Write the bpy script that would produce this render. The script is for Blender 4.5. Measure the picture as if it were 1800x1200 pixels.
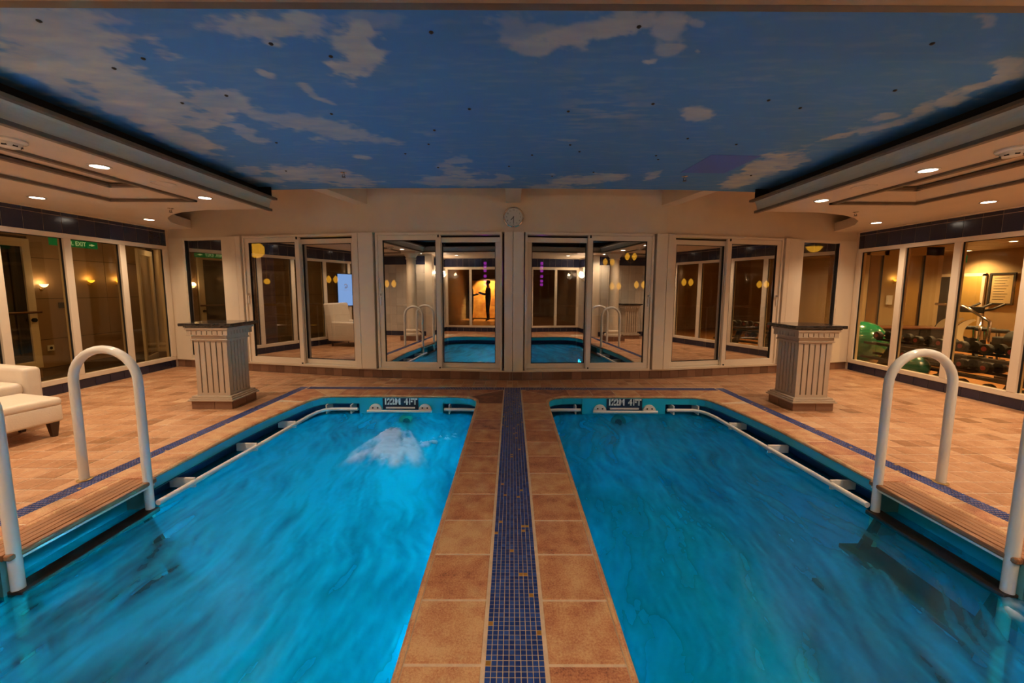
import bpy, math, random
import numpy as np
from mathutils import Vector, Matrix
PI = math.pi
random.seed(7)
SC = bpy.context.scene
COL = SC.collection
for _o in list(bpy.data.objects):
    bpy.data.objects.remove(_o)

# ------------------------------------------------------------------ camera, world, exposure
cam_data = bpy.data.cameras.new('camera')
cam = bpy.data.objects.new('camera', cam_data)
COL.objects.link(cam)
cam_data.sensor_fit = 'HORIZONTAL'
cam_data.sensor_width = 36.0
cam_data.lens = 36.0 * 700.0 / 1800.0
cam_data.shift_y = -18.0 / 1800.0
cam_data.clip_start = 0.03
cam_data.clip_end = 200
_p, _y, _r = math.atan(74 / 700.0), math.radians(0.08), math.radians(0.24)
_F = Vector((math.sin(_y) * math.cos(_p), math.cos(_y) * math.cos(_p), -math.sin(_p)))
_R0 = Vector((math.cos(_y), -math.sin(_y), 0))
_U0 = _R0.cross(_F)
_R = _R0 * math.cos(_r) + _U0 * math.sin(_r)
_U = _U0 * math.cos(_r) - _R0 * math.sin(_r)
cam.matrix_world = Matrix(((_R.x, _U.x, -_F.x, -0.018), (_R.y, _U.y, -_F.y, 0.0), (_R.z, _U.z, -_F.z, 1.40), (0, 0, 0, 1)))
SC.camera = cam

world = bpy.data.worlds.new('night')
SC.world = world
world.use_nodes = True
_bg = world.node_tree.nodes['Background']
_bg.inputs[0].default_value = (0.010, 0.014, 0.030, 1)
_bg.inputs[1].default_value = 0.35

vs = SC.view_settings
vs.view_transform = 'Standard'
vs.look = 'None'
vs.gamma = 1.0
vs.use_curve_mapping = False
vs.exposure = 1.72

WARM = (1.0, 0.715, 0.455)
K_DOWN = 26.0        # power of one ceiling downlight
K_POOL_L = 480.0     # underwater lamps, left pool
K_POOL_R = 26.0      # underwater lamps, right pool

def link_light(name, kind, loc, power, color=WARM, parent=None, rot=(0, 0, 0), size=0.08, spot=None, blend=0.5, size_y=None):
    d = bpy.data.lights.new(name, kind)
    d.energy = power
    d.color = color
    if kind == 'AREA':
        d.size = size
        if size_y:
            d.shape = 'RECTANGLE'
            d.size_y = size_y
        else:
            d.shape = 'DISK'
    else:
        d.shadow_soft_size = size
    if kind == 'SPOT':
        d.spot_size = math.radians(spot or 120)
        d.spot_blend = blend
    o = bpy.data.objects.new(name, d)
    COL.objects.link(o)
    o.location = loc
    o.rotation_euler = rot
    if parent:
        o.parent = parent
    return o

# ------------------------------------------------------------------ materials
MATS = {}
def new_mat(name):
    m = bpy.data.materials.new(name)
    m.use_nodes = True
    nt = m.node_tree
    nt.nodes.clear()
    out = nt.nodes.new('ShaderNodeOutputMaterial')
    MATS[name] = m
    return m, nt, out

def N(nt, kind, **kw):
    n = nt.nodes.new(kind)
    for k, v in kw.items():
        if k.startswith('i_'):
            n.inputs[k[2:].replace('_', ' ')].default_value = v
        else:
            setattr(n, k, v)
    return n

def pbr(name, color, rough=0.5, metal=0.0, noise=0.0, nscale=8.0, bump=0.0, bscale=60.0, spec=0.5, emit=None, estr=0.0, coat=0.0, col2=None, stretch=None):
    m, nt, out = new_mat(name)
    L = nt.links
    b = N(nt, 'ShaderNodeBsdfPrincipled')
    b.inputs['Base Color'].default_value = (*color, 1)
    b.inputs['Roughness'].default_value = rough
    b.inputs['Metallic'].default_value = metal
    b.inputs['Specular IOR Level'].default_value = spec
    b.inputs['Coat Weight'].default_value = coat
    L.new(b.outputs[0], out.inputs[0])
    if emit:
        b.inputs['Emission Color'].default_value = (*emit, 1)
        b.inputs['Emission Strength'].default_value = estr
    if noise or bump or col2:
        geo = N(nt, 'ShaderNodeTexCoord')
        mp = N(nt, 'ShaderNodeMapping')
        L.new(geo.outputs['Object'], mp.inputs[0])
        if stretch:
            mp.inputs['Scale'].default_value = stretch
        tx = N(nt, 'ShaderNodeTexNoise', i_Scale=nscale, i_Detail=4.0)
        L.new(mp.outputs[0], tx.inputs['Vector'])
        if noise or col2:
            mx = N(nt, 'ShaderNodeMix', data_type='RGBA')
            c2 = col2 or tuple(c * (1 - noise) for c in color)
            mx.inputs[6].default_value = (*color, 1)
            mx.inputs[7].default_value = (*c2, 1)
            rp = N(nt, 'ShaderNodeMapRange')
            rp.inputs[1].default_value = 0.35
            rp.inputs[2].default_value = 0.65
            L.new(tx.outputs[0], rp.inputs[0])
            L.new(rp.outputs[0], mx.inputs[0])
            L.new(mx.outputs[2], b.inputs['Base Color'])
        if bump:
            t2 = N(nt, 'ShaderNodeTexNoise', i_Scale=bscale, i_Detail=3.0)
            L.new(mp.outputs[0], t2.inputs['Vector'])
            bp = N(nt, 'ShaderNodeBump', i_Strength=bump, i_Distance=0.01)
            L.new(t2.outputs[0], bp.inputs['Height'])
            L.new(bp.outputs[0], b.inputs['Normal'])
    return m

def tile_mat(name, stops, rough=0.45, nscale=5.0, fine=70.0, bump=0.25, spec=0.4, tintmul=1.0, mottle=0.5):
    """tiles whose colour comes from a per-tile 'tint' attribute plus mottling"""
    m, nt, out = new_mat(name)
    L = nt.links
    b = N(nt, 'ShaderNodeBsdfPrincipled', i_Roughness=rough)
    b.inputs['Specular IOR Level'].default_value = spec
    L.new(b.outputs[0], out.inputs[0])
    at = N(nt, 'ShaderNodeAttribute', attribute_name='tint')
    geo = N(nt, 'ShaderNodeNewGeometry')
    n1 = N(nt, 'ShaderNodeTexNoise', i_Scale=nscale, i_Detail=6.0, i_Roughness=0.65)
    n2 = N(nt, 'ShaderNodeTexNoise', i_Scale=fine, i_Detail=5.0, i_Roughness=0.7)
    L.new(geo.outputs['Position'], n1.inputs['Vector'])
    L.new(geo.outputs['Position'], n2.inputs['Vector'])
    a = N(nt, 'ShaderNodeMath', operation='MULTIPLY_ADD')
    L.new(n1.outputs[0], a.inputs[0])
    a.inputs[1].default_value = mottle
    a.inputs[2].default_value = -mottle * 0.5
    c = N(nt, 'ShaderNodeMath', operation='MULTIPLY_ADD')
    L.new(n2.outputs[0], c.inputs[0])
    c.inputs[1].default_value = mottle
    c.inputs[2].default_value = -mottle * 0.5
    s = N(nt, 'ShaderNodeMath', operation='ADD')
    L.new(a.outputs[0], s.inputs[0])
    L.new(c.outputs[0], s.inputs[1])
    s2 = N(nt, 'ShaderNodeMath', operation='ADD')
    L.new(at.outputs['Fac'], s2.inputs[0])
    L.new(s.outputs[0], s2.inputs[1])
    r = N(nt, 'ShaderNodeValToRGB')
    els = r.color_ramp.elements
    while len(els) < len(stops):
        els.new(0.5)
    for e, (p, cc) in zip(els, stops):
        e.position = p
        e.color = (*cc, 1)
    L.new(s2.outputs[0], r.inputs[0])
    L.new(r.outputs[0], b.inputs['Base Color'])
    bp = N(nt, 'ShaderNodeBump', i_Strength=bump, i_Distance=0.004)
    L.new(n2.outputs[0], bp.inputs['Height'])
    L.new(bp.outputs[0], b.inputs['Normal'])
    return m

def glass_mat(name, refl=0.3, tint=(0.9, 0.9, 0.88), rough=0.0):
    m, nt, out = new_mat(name)
    L = nt.links
    t = N(nt, 'ShaderNodeBsdfTransparent')
    t.inputs[0].default_value = (*tint, 1)
    g = N(nt, 'ShaderNodeBsdfGlossy', i_Roughness=rough)
    g.inputs[0].default_value = (0.95, 0.95, 0.95, 1)
    lw = N(nt, 'ShaderNodeLayerWeight', i_Blend=0.5)
    fr = N(nt, 'ShaderNodeMath', operation='POWER')
    L.new(lw.outputs['Facing'], fr.inputs[0]); fr.inputs[1].default_value = 4.0
    mr = N(nt, 'ShaderNodeMapRange')
    mr.inputs[3].default_value = refl
    mr.inputs[4].default_value = 1.0
    L.new(fr.outputs[0], mr.inputs[0])
    mx = N(nt, 'ShaderNodeMixShader')
    L.new(mr.outputs[0], mx.inputs[0])
    L.new(t.outputs[0], mx.inputs[1])
    L.new(g.outputs[0], mx.inputs[2])
    L.new(mx.outputs[0], out.inputs[0])
    return m

def emit_mat(name, color, strength):
    m, nt, out = new_mat(name)
    e = N(nt, 'ShaderNodeEmission', i_Strength=strength)
    e.inputs[0].default_value = (*color, 1)
    nt.links.new(e.outputs[0], out.inputs[0])
    MATS[name] = m
    return m

CREAM = pbr('cream_paint', (0.74, 0.62, 0.47), 0.5, noise=0.05, nscale=3, bump=0.03)
CREAMF = pbr('cream_frame', (0.80, 0.70, 0.56), 0.32, noise=0.04, nscale=3)
PLASTER = pbr('soffit_plaster', (0.70, 0.59, 0.47), 0.6, noise=0.06, nscale=2.5, bump=0.04, bscale=30)
TRIM = pbr('brown_trim', (0.17, 0.125, 0.085), 0.45, noise=0.15, nscale=10)
COVE = pbr('pale_grey_cove', (0.66, 0.64, 0.54), 0.5, noise=0.05, nscale=2)
BLACK = pbr('matt_black', (0.006, 0.006, 0.007), 0.8)
GROUT = pbr('grout', (0.60, 0.46, 0.33), 0.85, noise=0.15, nscale=30, bump=0.2, bscale=200)
GROUT_B = pbr('grey_grout', (0.46, 0.36, 0.28), 0.85)
DECK = tile_mat('deck_tile', [(0.0, (0.26, 0.12, 0.05)), (0.35, (0.42, 0.205, 0.10)), (0.7, (0.52, 0.28, 0.15)), (1.0, (0.60, 0.38, 0.22))], rough=0.36, nscale=6, fine=45, mottle=1.3)
COPING = tile_mat('coping_terracotta', [(0.0, (0.15, 0.06, 0.035)), (0.3, (0.38, 0.14, 0.075)), (0.65, (0.50, 0.25, 0.125)), (1.0, (0.60, 0.38, 0.20))], rough=0.5, nscale=8, fine=120, bump=0.9, mottle=1.9)
SKIRT = tile_mat('brown_skirting_tile', [(0.0, (0.12, 0.06, 0.035)), (0.5, (0.20, 0.10, 0.06)), (1.0, (0.28, 0.15, 0.09))], rough=0.5, nscale=9, fine=60, mottle=0.5)
NAVY = tile_mat('navy_tile', [(0.0, (0.010, 0.013, 0.032)), (0.5, (0.017, 0.022, 0.055)), (1.0, (0.028, 0.034, 0.075))], rough=0.16, nscale=6, fine=50, bump=0.05, spec=0.6, mottle=0.5)
MOSAIC = tile_mat('blue_mosaic', [(0.0, (0.010, 0.022, 0.13)), (0.5, (0.016, 0.045, 0.21)), (0.9, (0.03, 0.075, 0.30)), (1.0, (0.03, 0.075, 0.30))], rough=0.22, nscale=14, fine=60, bump=0.08, spec=0.6, mottle=0.5)
GOLDM = pbr('gold_mosaic', (0.50, 0.27, 0.06), 0.3, metal=0.6)
WTILE = tile_mat('white_wall_tile', [(0.0, (0.46, 0.42, 0.36)), (0.5, (0.56, 0.51, 0.44)), (1.0, (0.62, 0.58, 0.50))], rough=0.25, nscale=3, fine=20, bump=0.03, spec=0.5, mottle=0.25)
POOLB = pbr('pool_blue_paint', (0.008, 0.45, 0.66), 0.35, noise=0.12, nscale=2.5)
POOLT = pbr('pool_teal_edge', (0.10, 0.32, 0.34), 0.4, noise=0.2, nscale=9)
POOLD = pbr('gutter_blue', (0.006, 0.05, 0.18), 0.4)
WHITEP = pbr('white_enamel', (0.74, 0.72, 0.67), 0.18, coat=0.4, noise=0.03)
WHITER = pbr('white_plastic_rail', (0.72, 0.68, 0.64), 0.3)
GRANITE = pbr('black_granite', (0.015, 0.013, 0.013), 0.09, spec=0.7, col2=(0.05, 0.045, 0.042), nscale=35)
SLATM = pbr('beige_slat_paint', (0.50, 0.40, 0.30), 0.42, noise=0.05)
SLOT = pbr('dark_slot', (0.07, 0.045, 0.022), 0.8)
LEATHER = pbr('cream_leather', (0.72, 0.62, 0.50), 0.38, noise=0.05, bump=0.12, bscale=90)
DWOOD = pbr('dark_leg_wood', (0.06, 0.028, 0.015), 0.35, noise=0.3, nscale=12, stretch=(1, 1, 0.2))
TEAK = pbr('teak', (0.36, 0.165, 0.07), 0.5, col2=(0.20, 0.085, 0.035), nscale=14, stretch=(14, 0.5, 3), bump=0.15, bscale=40)
TEAKW = pbr('wet_dark_teak', (0.035, 0.024, 0.014), 0.5, col2=(0.016, 0.012, 0.008), nscale=9, stretch=(6, 0.6, 2))
CHROME = pbr('chrome', (0.78, 0.76, 0.74), 0.12, metal=1.0)
BRASS = pbr('old_brass', (0.45, 0.30, 0.12), 0.35, metal=0.8)
DARKM = pbr('dark_metal', (0.05, 0.045, 0.04), 0.4, metal=0.7)
RUBBER = pbr('black_rubber', (0.018, 0.018, 0.018), 0.55)
WHITEF = pbr('white_face', (0.62, 0.60, 0.56), 0.5)
INK = pbr('black_ink', (0.012, 0.012, 0.014), 0.5)
SIGNW = pbr('sign_white', (0.80, 0.80, 0.76), 0.5)
SIGNN = pbr('sign_navy', (0.010, 0.018, 0.05), 0.35)
LENS = emit_mat('lamp_lens', (1.0, 0.84, 0.66), 9.0)
YLAMP = emit_mat('yellow_lamp', (1.0, 0.50, 0.04), 0.9)
WLAMP = emit_mat('white_sconce_lamp', (1.0, 0.78, 0.52), 1.6)
SCREENM = emit_mat('screen_blue', (0.30, 0.52, 1.0), 0.42)
GLASSF = glass_mat('front_glass', 0.44, (0.62, 0.58, 0.52))
GLASSS = glass_mat('side_glass', 0.03, (0.86, 0.78, 0.58))
GLASSB = glass_mat('back_glass', 0.04, (0.85, 0.80, 0.72))
CARPET = pbr('dark_carpet', (0.07, 0.06, 0.055), 0.95, noise=0.4, nscale=60)
NWOOD = pbr('night_deck_wood', (0.10, 0.06, 0.035), 0.6, noise=0.3, nscale=6, stretch=(8, 0.5, 1))
PANEL = pbr('warm_wall_panel', (0.34, 0.22, 0.13), 0.5, noise=0.08, nscale=2)
GYMW = pbr('gym_wall', (0.42, 0.30, 0.16), 0.6, noise=0.06, nscale=2)
GYMF = pbr('gym_wood_floor', (0.50, 0.23, 0.07), 0.35, col2=(0.40, 0.17, 0.05), nscale=5, stretch=(1, 9, 1))
GYMC = pbr('gym_ceiling', (0.30, 0.21, 0.12), 0.5)
GREENB = pbr('green_ball', (0.0, 0.20, 0.085), 0.16, coat=0.5, spec=0.7)
TEALB = pbr('teal_ball', (0.02, 0.17, 0.15), 0.22, coat=0.4)
MAROON = pbr('maroon_vinyl', (0.16, 0.03, 0.03), 0.4)
PINKC = pbr('pink_badge', (0.26, 0.045, 0.06), 0.5)
CREAMP = pbr('machine_cream', (0.80, 0.68, 0.45), 0.3)
GREENS = emit_mat('green_exit', (0.01, 0.22, 0.06), 0.14)
EXITL = emit_mat('exit_letters', (0.75, 0.95, 0.55), 0.16)
DARKR = pbr('dark_rail_wood', (0.14, 0.05, 0.025), 0.35)

# ------------------------------------------------------------------ mesh builder
class MB:
    def __init__(s):
        s.v = []; s.f = []; s.t = []; s.tint = 0.5; s.mi = 0; s.m = []
    def add(s, vs, fs):
        b = len(s.v)
        s.v += [tuple(p) for p in vs]
        s.t += [s.tint] * len(vs)
        s.f += [tuple(b + i for i in f) for f in fs]
        s.m += [s.mi] * len(fs)
        return s
    def box(s, x0, x1, y0, y1, z0, z1, M=None):
        vs = [(x0, y0, z0), (x1, y0, z0), (x1, y1, z0), (x0, y1, z0), (x0, y0, z1), (x1, y0, z1), (x1, y1, z1), (x0, y1, z1)]
        if M is not None:
            vs = [tuple(M @ Vector(p)) for p in vs]
        return s.add(vs, [(0, 3, 2, 1), (4, 5, 6, 7), (0, 1, 5, 4), (1, 2, 6, 5), (2, 3, 7, 6), (3, 0, 4, 7)])
    def prism(s, poly, z0, z1, bev=0.0, bottom=True):
        n = len(poly)
        a = sum(poly[i][0] * poly[(i + 1) % n][1] - poly[(i + 1) % n][0] * poly[i][1] for i in range(n))
        if a < 0:
            poly = poly[::-1]
        cx = sum(p[0] for p in poly) / n; cy = sum(p[1] for p in poly) / n
        vs = [(p[0], p[1], z0) for p in poly]
        fs = []
        if bev > 0:
            top = []
            for p in poly:
                d = math.hypot(p[0] - cx, p[1] - cy) or 1
                k = 1 - bev * 1.3 / d
                top.append((cx + (p[0] - cx) * k, cy + (p[1] - cy) * k))
            vs += [(p[0], p[1], z1 - bev) for p in poly] + [(p[0], p[1], z1) for p in top]
            for i in range(n):
                j = (i + 1) % n
                fs += [(i, j, n + j, n + i), (n + i, n + j, 2 * n + j, 2 * n + i)]
            fs.append(tuple(range(2 * n, 3 * n)))
        else:
            vs += [(p[0], p[1], z1) for p in poly]
            for i in range(n):
                j = (i + 1) % n
                fs.append((i, j, n + j, n + i))
            fs.append(tuple(range(n, 2 * n)))
        if bottom:
            fs.append(tuple(range(n - 1, -1, -1)))
        return s.add(vs, fs)
    def extrude(s, prof, p0, p1, right, up):
        """profile (r,u) swept from p0 to p1"""
        p0 = Vector(p0); p1 = Vector(p1); right = Vector(right); up = Vector(up)
        n = len(prof)
        vs = [p0 + right * a + up * b for a, b in prof] + [p1 + right * a + up * b for a, b in prof]
        fs = [(i, (i + 1) % n, n + (i + 1) % n, n + i) for i in range(n)]
        fs += [tuple(range(n - 1, -1, -1)), tuple(range(n, 2 * n))]
        return s.add(vs, fs)
    def tube(s, pts, r, seg=12, closed=False, caps=True):
        pts = [Vector(p) for p in pts]
        n = len(pts)
        rr = r if isinstance(r, (list, tuple)) else [r] * n
        rings = []
        prev = None
        for i, p in enumerate(pts):
            if closed:
                t = pts[(i + 1) % n] - pts[i - 1]
            else:
                t = pts[min(i + 1, n - 1)] - pts[max(i - 1, 0)]
            t.normalize()
            if prev is None:
                ref = Vector((0, 0, 1)) if abs(t.z) < 0.9 else Vector((1, 0, 0))
                u = t.cross(ref).normalized()
            else:
                u = (prev - t * prev.dot(t)).normalized()
            prev = u
            w = t.cross(u)
            rings.append([p + (u * math.cos(2 * PI * k / seg) + w * math.sin(2 * PI * k / seg)) * rr[i] for k in range(seg)])
        vs = [q for ring in rings for q in ring]
        fs = []
        m = n if closed else n - 1
        for i in range(m):
            a = i * seg; b = ((i + 1) % n) * seg
            for k in range(seg):
                k2 = (k + 1) % seg
                fs.append((a + k, b + k, b + k2, a + k2))
        if caps and not closed:
            fs.append(tuple(range(seg)))
            fs.append(tuple(range((n - 1) * seg + seg - 1, (n - 1) * seg - 1, -1)))
        return s.add(vs, fs)
    def lathe(s, prof, c=(0, 0, 0), seg=24, axis='Z', cap=True, M=None):
        """prof: list of (radius, height)"""
        vs = []
        for r, h in prof:
            for k in range(seg):
                a = 2 * PI * k / seg
                x, y, z = r * math.cos(a), r * math.sin(a), h
                if axis == 'Y':
                    x, y, z = x, z, -y
                elif axis == 'X':
                    x, y, z = z, y, -x
                q = Vector((c[0] + x, c[1] + y, c[2] + z))
                if M is not None:
                    q = M @ q
                vs.append(q)
        fs = []
        n = len(prof)
        for i in range(n - 1):
            for k in range(seg):
                k2 = (k + 1) % seg
                fs.append((i * seg + k, i * seg + k2, (i + 1) * seg + k2, (i + 1) * seg + k))
        if cap:
            fs.append(tuple(range(seg - 1, -1, -1)))
            fs.append(tuple(range((n - 1) * seg, n * seg)))
        return s.add(vs, fs)
    def cyl(s, c, r, h, seg=20, axis='Z', M=None):
        return s.lathe([(r, 0), (r, h)], c, seg, axis, True, M)
    def sphere(s, c, r, seg=24, rings=12, sq=(1, 1, 1)):
        vs = []; fs = []
        for i in range(rings + 1):
            ph = PI * i / rings
            rad = max(1e-4, math.sin(ph))
            for k in range(seg):
                a = 2 * PI * k / seg
                vs.append((c[0] + r * rad * math.cos(a) * sq[0], c[1] + r * rad * math.sin(a) * sq[1], c[2] - r * math.cos(ph) * sq[2]))
        for i in range(rings):
            for k in range(seg):
                k2 = (k + 1) % seg
                fs.append((i * seg + k, i * seg + k2, (i + 1) * seg + k2, (i + 1) * seg + k))
        return s.add(vs, fs)
    def mesh(s, name, mats):
        me = bpy.data.meshes.new(name)
        me.from_pydata(s.v, [], s.f)
        at = me.attributes.new('tint', 'FLOAT', 'POINT')
        at.data.foreach_set('value', s.t)
        if not isinstance(mats, (list, tuple)):
            mats = [mats]
        for m in mats:
            me.materials.append(m)
        if any(s.m):
            me.polygons.foreach_set('material_index', s.m)
        me.update()
        return me
    def obj(s, name, mats, parent=None, smooth=False, bevel=0.0, loc=None, kind=None, angle=None, segs=2):
        me = s.mesh(name, mats)
        o = bpy.data.objects.new(name, me)
        COL.objects.link(o)
        if parent:
            o.parent = parent
        if loc:
            o.location = loc
        if smooth:
            me.shade_smooth()
            if angle:
                try:
                    me.set_sharp_from_angle(angle=math.radians(angle))
                except Exception:
                    pass
        if bevel:
            md = o.modifiers.new('bevel', 'BEVEL')
            md.width = bevel; md.segments = segs; md.limit_method = 'ANGLE'; md.angle_limit = math.radians(35)
        if kind:
            o['kind'] = kind
        return o

def empty(name, loc=(0, 0, 0), rz=0.0, label=None, cat=None, group=None, kind=None, parent=None):
    o = bpy.data.objects.new(name, None)
    COL.objects.link(o)
    o.location = loc
    o.rotation_euler = (0, 0, rz)
    o.empty_display_size = 0.1
    if parent:
        o.parent = parent
    return tag(o, label, cat, group, kind)

def tag(o, label=None, cat=None, group=None, kind=None):
    if label: o['label'] = label
    if cat: o['category'] = cat
    if group: o['group'] = group
    if kind: o['kind'] = kind
    return o

def dup(o, loc=None, rz=None, parent=None, label=None):
    c = o.copy()
    COL.objects.link(c)
    if parent: c.parent = parent
    if loc is not None: c.location = loc
    if rz is not None: c.rotation_euler = (0, 0, rz)
    if label: c['label'] = label
    for ch in list(o.children):
        dup(ch, parent=c)
    return c

def clip(poly, planes):
    """keep part of polygon where a*x+b*y<=c for each plane"""
    for a, b, c in planes:
        out = []
        n = len(poly)
        for i in range(n):
            p, q = poly[i], poly[(i + 1) % n]
            dp, dq = a * p[0] + b * p[1] - c, a * q[0] + b * q[1] - c
            if dp <= 0: out.append(p)
            if (dp < 0 < dq) or (dq < 0 < dp):
                t = dp / (dp - dq)
                out.append((p[0] + (q[0] - p[0]) * t, p[1] + (q[1] - p[1]) * t))
        poly = out
        if len(poly) < 3: return []
    return poly

def area(poly):
    n = len(poly)
    return abs(sum(poly[i][0] * poly[(i + 1) % n][1] - poly[(i + 1) % n][0] * poly[i][1] for i in range(n))) / 2

def text_obj(body, size, mat, parent, loc, rot, extrude=0.001, name='lettering', offset=0.0, sx=1.0, align='CENTER'):
    cu = bpy.data.curves.new(name, 'FONT')
    cu.body = body
    cu.size = size
    cu.extrude = extrude
    cu.offset = offset
    cu.align_x = align
    cu.align_y = 'CENTER'
    t = bpy.data.objects.new(name, cu)
    me = bpy.data.meshes.new_from_object(t)
    bpy.data.objects.remove(t)
    me.materials.clear()
    me.materials.append(mat)
    o = bpy.data.objects.new(name, me)
    COL.objects.link(o)
    o.location = loc
    o.rotation_euler = rot
    o.scale = (sx, 1, 1)
    if parent: o.parent = parent
    return o

def vnoise(x, y, seed=0):
    xi = np.floor(x).astype(np.int64); yi = np.floor(y).astype(np.int64)
    xf = x - xi; yf = y - yi
    def h(a, b):
        n = (a * 374761393 + b * 668265263 + seed * 974711) & 0x7fffffff
        n = ((n ^ (n >> 13)) * 1274126177) & 0x7fffffff
        n = n ^ (n >> 16)
        return (n & 0xffff) / 65535.0
    u = xf * xf * (3 - 2 * xf); v = yf * yf * (3 - 2 * yf)
    return (h(xi, yi) * (1 - u) + h(xi + 1, yi) * u) * (1 - v) + (h(xi, yi + 1) * (1 - u) + h(xi + 1, yi + 1) * u) * v

def fbm(x, y, o=5, seed=0):
    s = 0; a = 0.5; t = 0
    for i in range(o):
        s = s + a * vnoise(x * 2 ** i + 17 * i, y * 2 ** i + 31 * i, seed + i); t += a; a *= 0.55
    return s / t

# ------------------------------------------------------------------ plan of the room
HC = 2.40            # soffit underside
ZW = -0.235          # water level
XW = 5.99            # side walls
WALL = [(-XW, 7.06), (-4.55, 6.70), (-2.36, 6.22), (0, 6.05), (2.36, 6.22), (4.55, 6.70), (XW, 7.06)]
def wall_y(x):
    for (a, b), (c, d) in zip(WALL, WALL[1:]):
        if a <= x <= c:
            return b + (d - b) * (x - a) / (c - a)
    return 7.06
BX, BY0, BY1 = 3.2, -0.60, 0.72       # bay behind the camera

# right pool opening, mirrored for the left one
def pool_outline(sx, off=0.0):
    P = [(0.447, 0.95), (0.447, 4.78), (0.462, 4.93), (0.50, 5.02), (0.56, 5.08), (0.65, 5.12), (0.76, 5.135),
         (2.34, 5.135), (2.43, 5.11), (2.50, 5.055), (2.545, 4.97), (2.585, 4.80), (2.63, 4.5), (2.668, 4.2), (2.695, 3.9), (2.70, 3.6),
         (2.70, 2.84), (2.87, 2.80), (2.87, 1.99), (2.70, 1.95), (2.70, 1.3), (2.62, 0.95), (2.45, 0.74), (2.2, 0.66), (0.9, 0.66), (0.62, 0.71), (0.49, 0.82)]
    if off:
        n = len(P); Q = []
        for i in range(n):
            a = Vector(P[i - 1]); b = Vector(P[i]); c = Vector(P[(i + 1) % n])
            d1 = (b - a).normalized(); d2 = (c - b).normalized()
            n1 = Vector((-d1.y, d1.x)); n2 = Vector((-d2.y, d2.x))
            m = (n1 + n2); m = m / max(0.3, m.dot(n1))
            # outline runs clockwise: its left normal points outward
            Q.append((b.x + m.x * off, b.y + m.y * off))
        P = Q
    return [(sx * x, y) for x, y in P]

def mos_in(y):   # inner edge of the perimeter mosaic band
    return 3.06 - (y - 1.2) * 0.0345
MY0, MY1 = 5.465, 5.595      # far mosaic band
MW = 0.115

# ------------------------------------------------------------------ floor slab
fl = MB()
for sx in (1, -1):
    O = pool_outline(sx, 0.02)
    # outer ring boundary points matched to outline by projecting: fan strips built from quads
    ring = []
    for (x, y) in O:
        X = abs(x)
        ring.append((X, y))
    # inner band between pool opening and a surrounding rectangle
    n = len(ring)
    cx, cy = 1.6, 2.9
    def toedge(p):
        dx, dy = p[0] - cx, p[1] - cy
        ts = []
        if dx > 1e-6: ts.append((3.2 - cx) / dx)
        if dx < -1e-6: ts.append((0 - cx) / dx)
        if dy > 1e-6: ts.append((5.6 - cy) / dy)
        if dy < -1e-6: ts.append((-0.6 - cy) / dy)
        t = min(ts)
        return (cx + dx * t, cy + dy * t)
    for i in range(n):
        a, b = ring[i], ring[(i + 1) % n]
        A, B = toedge(a), toedge(b)
        mid = []
        if abs(A[0] - B[0]) > 1e-6 and abs(A[1] - B[1]) > 1e-6:
            mid = [(3.2 if max(A[0], B[0]) > 3.19 else 0.0, 5.6 if max(A[1], B[1]) > 5.59 else -0.6)]
        poly = [a, b, B] + mid + [A]
        fl.prism([(sx * x, y) for x, y in poly], -0.06, -0.0025)
for sx in (1, -1):
    fl.prism([(sx * 3.2, 0.72), (sx * XW, 0.72), (sx * XW, 7.06), (sx * 4.55, 6.70), (sx * 3.2, wall_y(3.2))], -0.06, -0.0025)
    fl.prism([(0, 5.6), (sx * 3.2, 5.6), (sx * 3.2, wall_y(3.2)), (sx * 2.36, 6.22), (0, 6.05)], -0.06, -0.0025)
floor = fl.obj('floor', GROUT, kind='structure')
tag(floor, 'terracotta tiled pool deck with blue mosaic drainage bands', None)

# deck tiles
P = 0.165
deck = []
for sx in (1, -1):
    slope = (3.06 - mos_in(5.5)) / 4.3
    # planes (in mirrored coordinates x>0)
    ix = 0
    for ix in range(0, 40):
        for iy in range(4, 46):
            x0, y0 = 2.72 + ix * P, iy * P
            x1, y1 = x0 + P, y0 + P
            if x0 > XW: continue
            g = 0.0048
            sq = [(x0 + g, y0 + g), (x1 - g, y0 + g), (x1 - g, y1 - g), (x0 + g, y1 - g)]
            # outside the mosaic band (side) for y < 5.595
            for part in (0, 1):
                pl = [(1, 0, XW - 0.02)]
                # wall polyline as planes
                for (a, b), (c, d) in zip(WALL[3:], WALL[4:]):
                    k = (d - b) / (c - a)
                    pl.append((-k, 1, b - k * a - 0.02)) if (x0 + x1) / 2 >= a - 0.2 and (x0 + x1) / 2 <= c + 0.2 else None
                if part == 0:
                    # x >= mos_in(y)+MW  ->  -x -0.0345 y <= -(3.06+0.0345*1.2+MW)
                    pl += [(-1, -0.0345, -(3.06 + 0.0345 * 1.2 + MW + 0.004)), (0, 1, MY1 + 0.001), (0, -1, -0.74)]
                    if y0 > MY1: continue
                else:
                    pl += [(0, -1, -MY1 - 0.004)]
                    if y1 < MY1: continue
                q = clip(sq, [p for p in pl if p])
                if len(q) >= 3 and area(q) > 0.0012:
                    deck.append((sx, [(sx * a, b) for a, b in q]))
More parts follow.
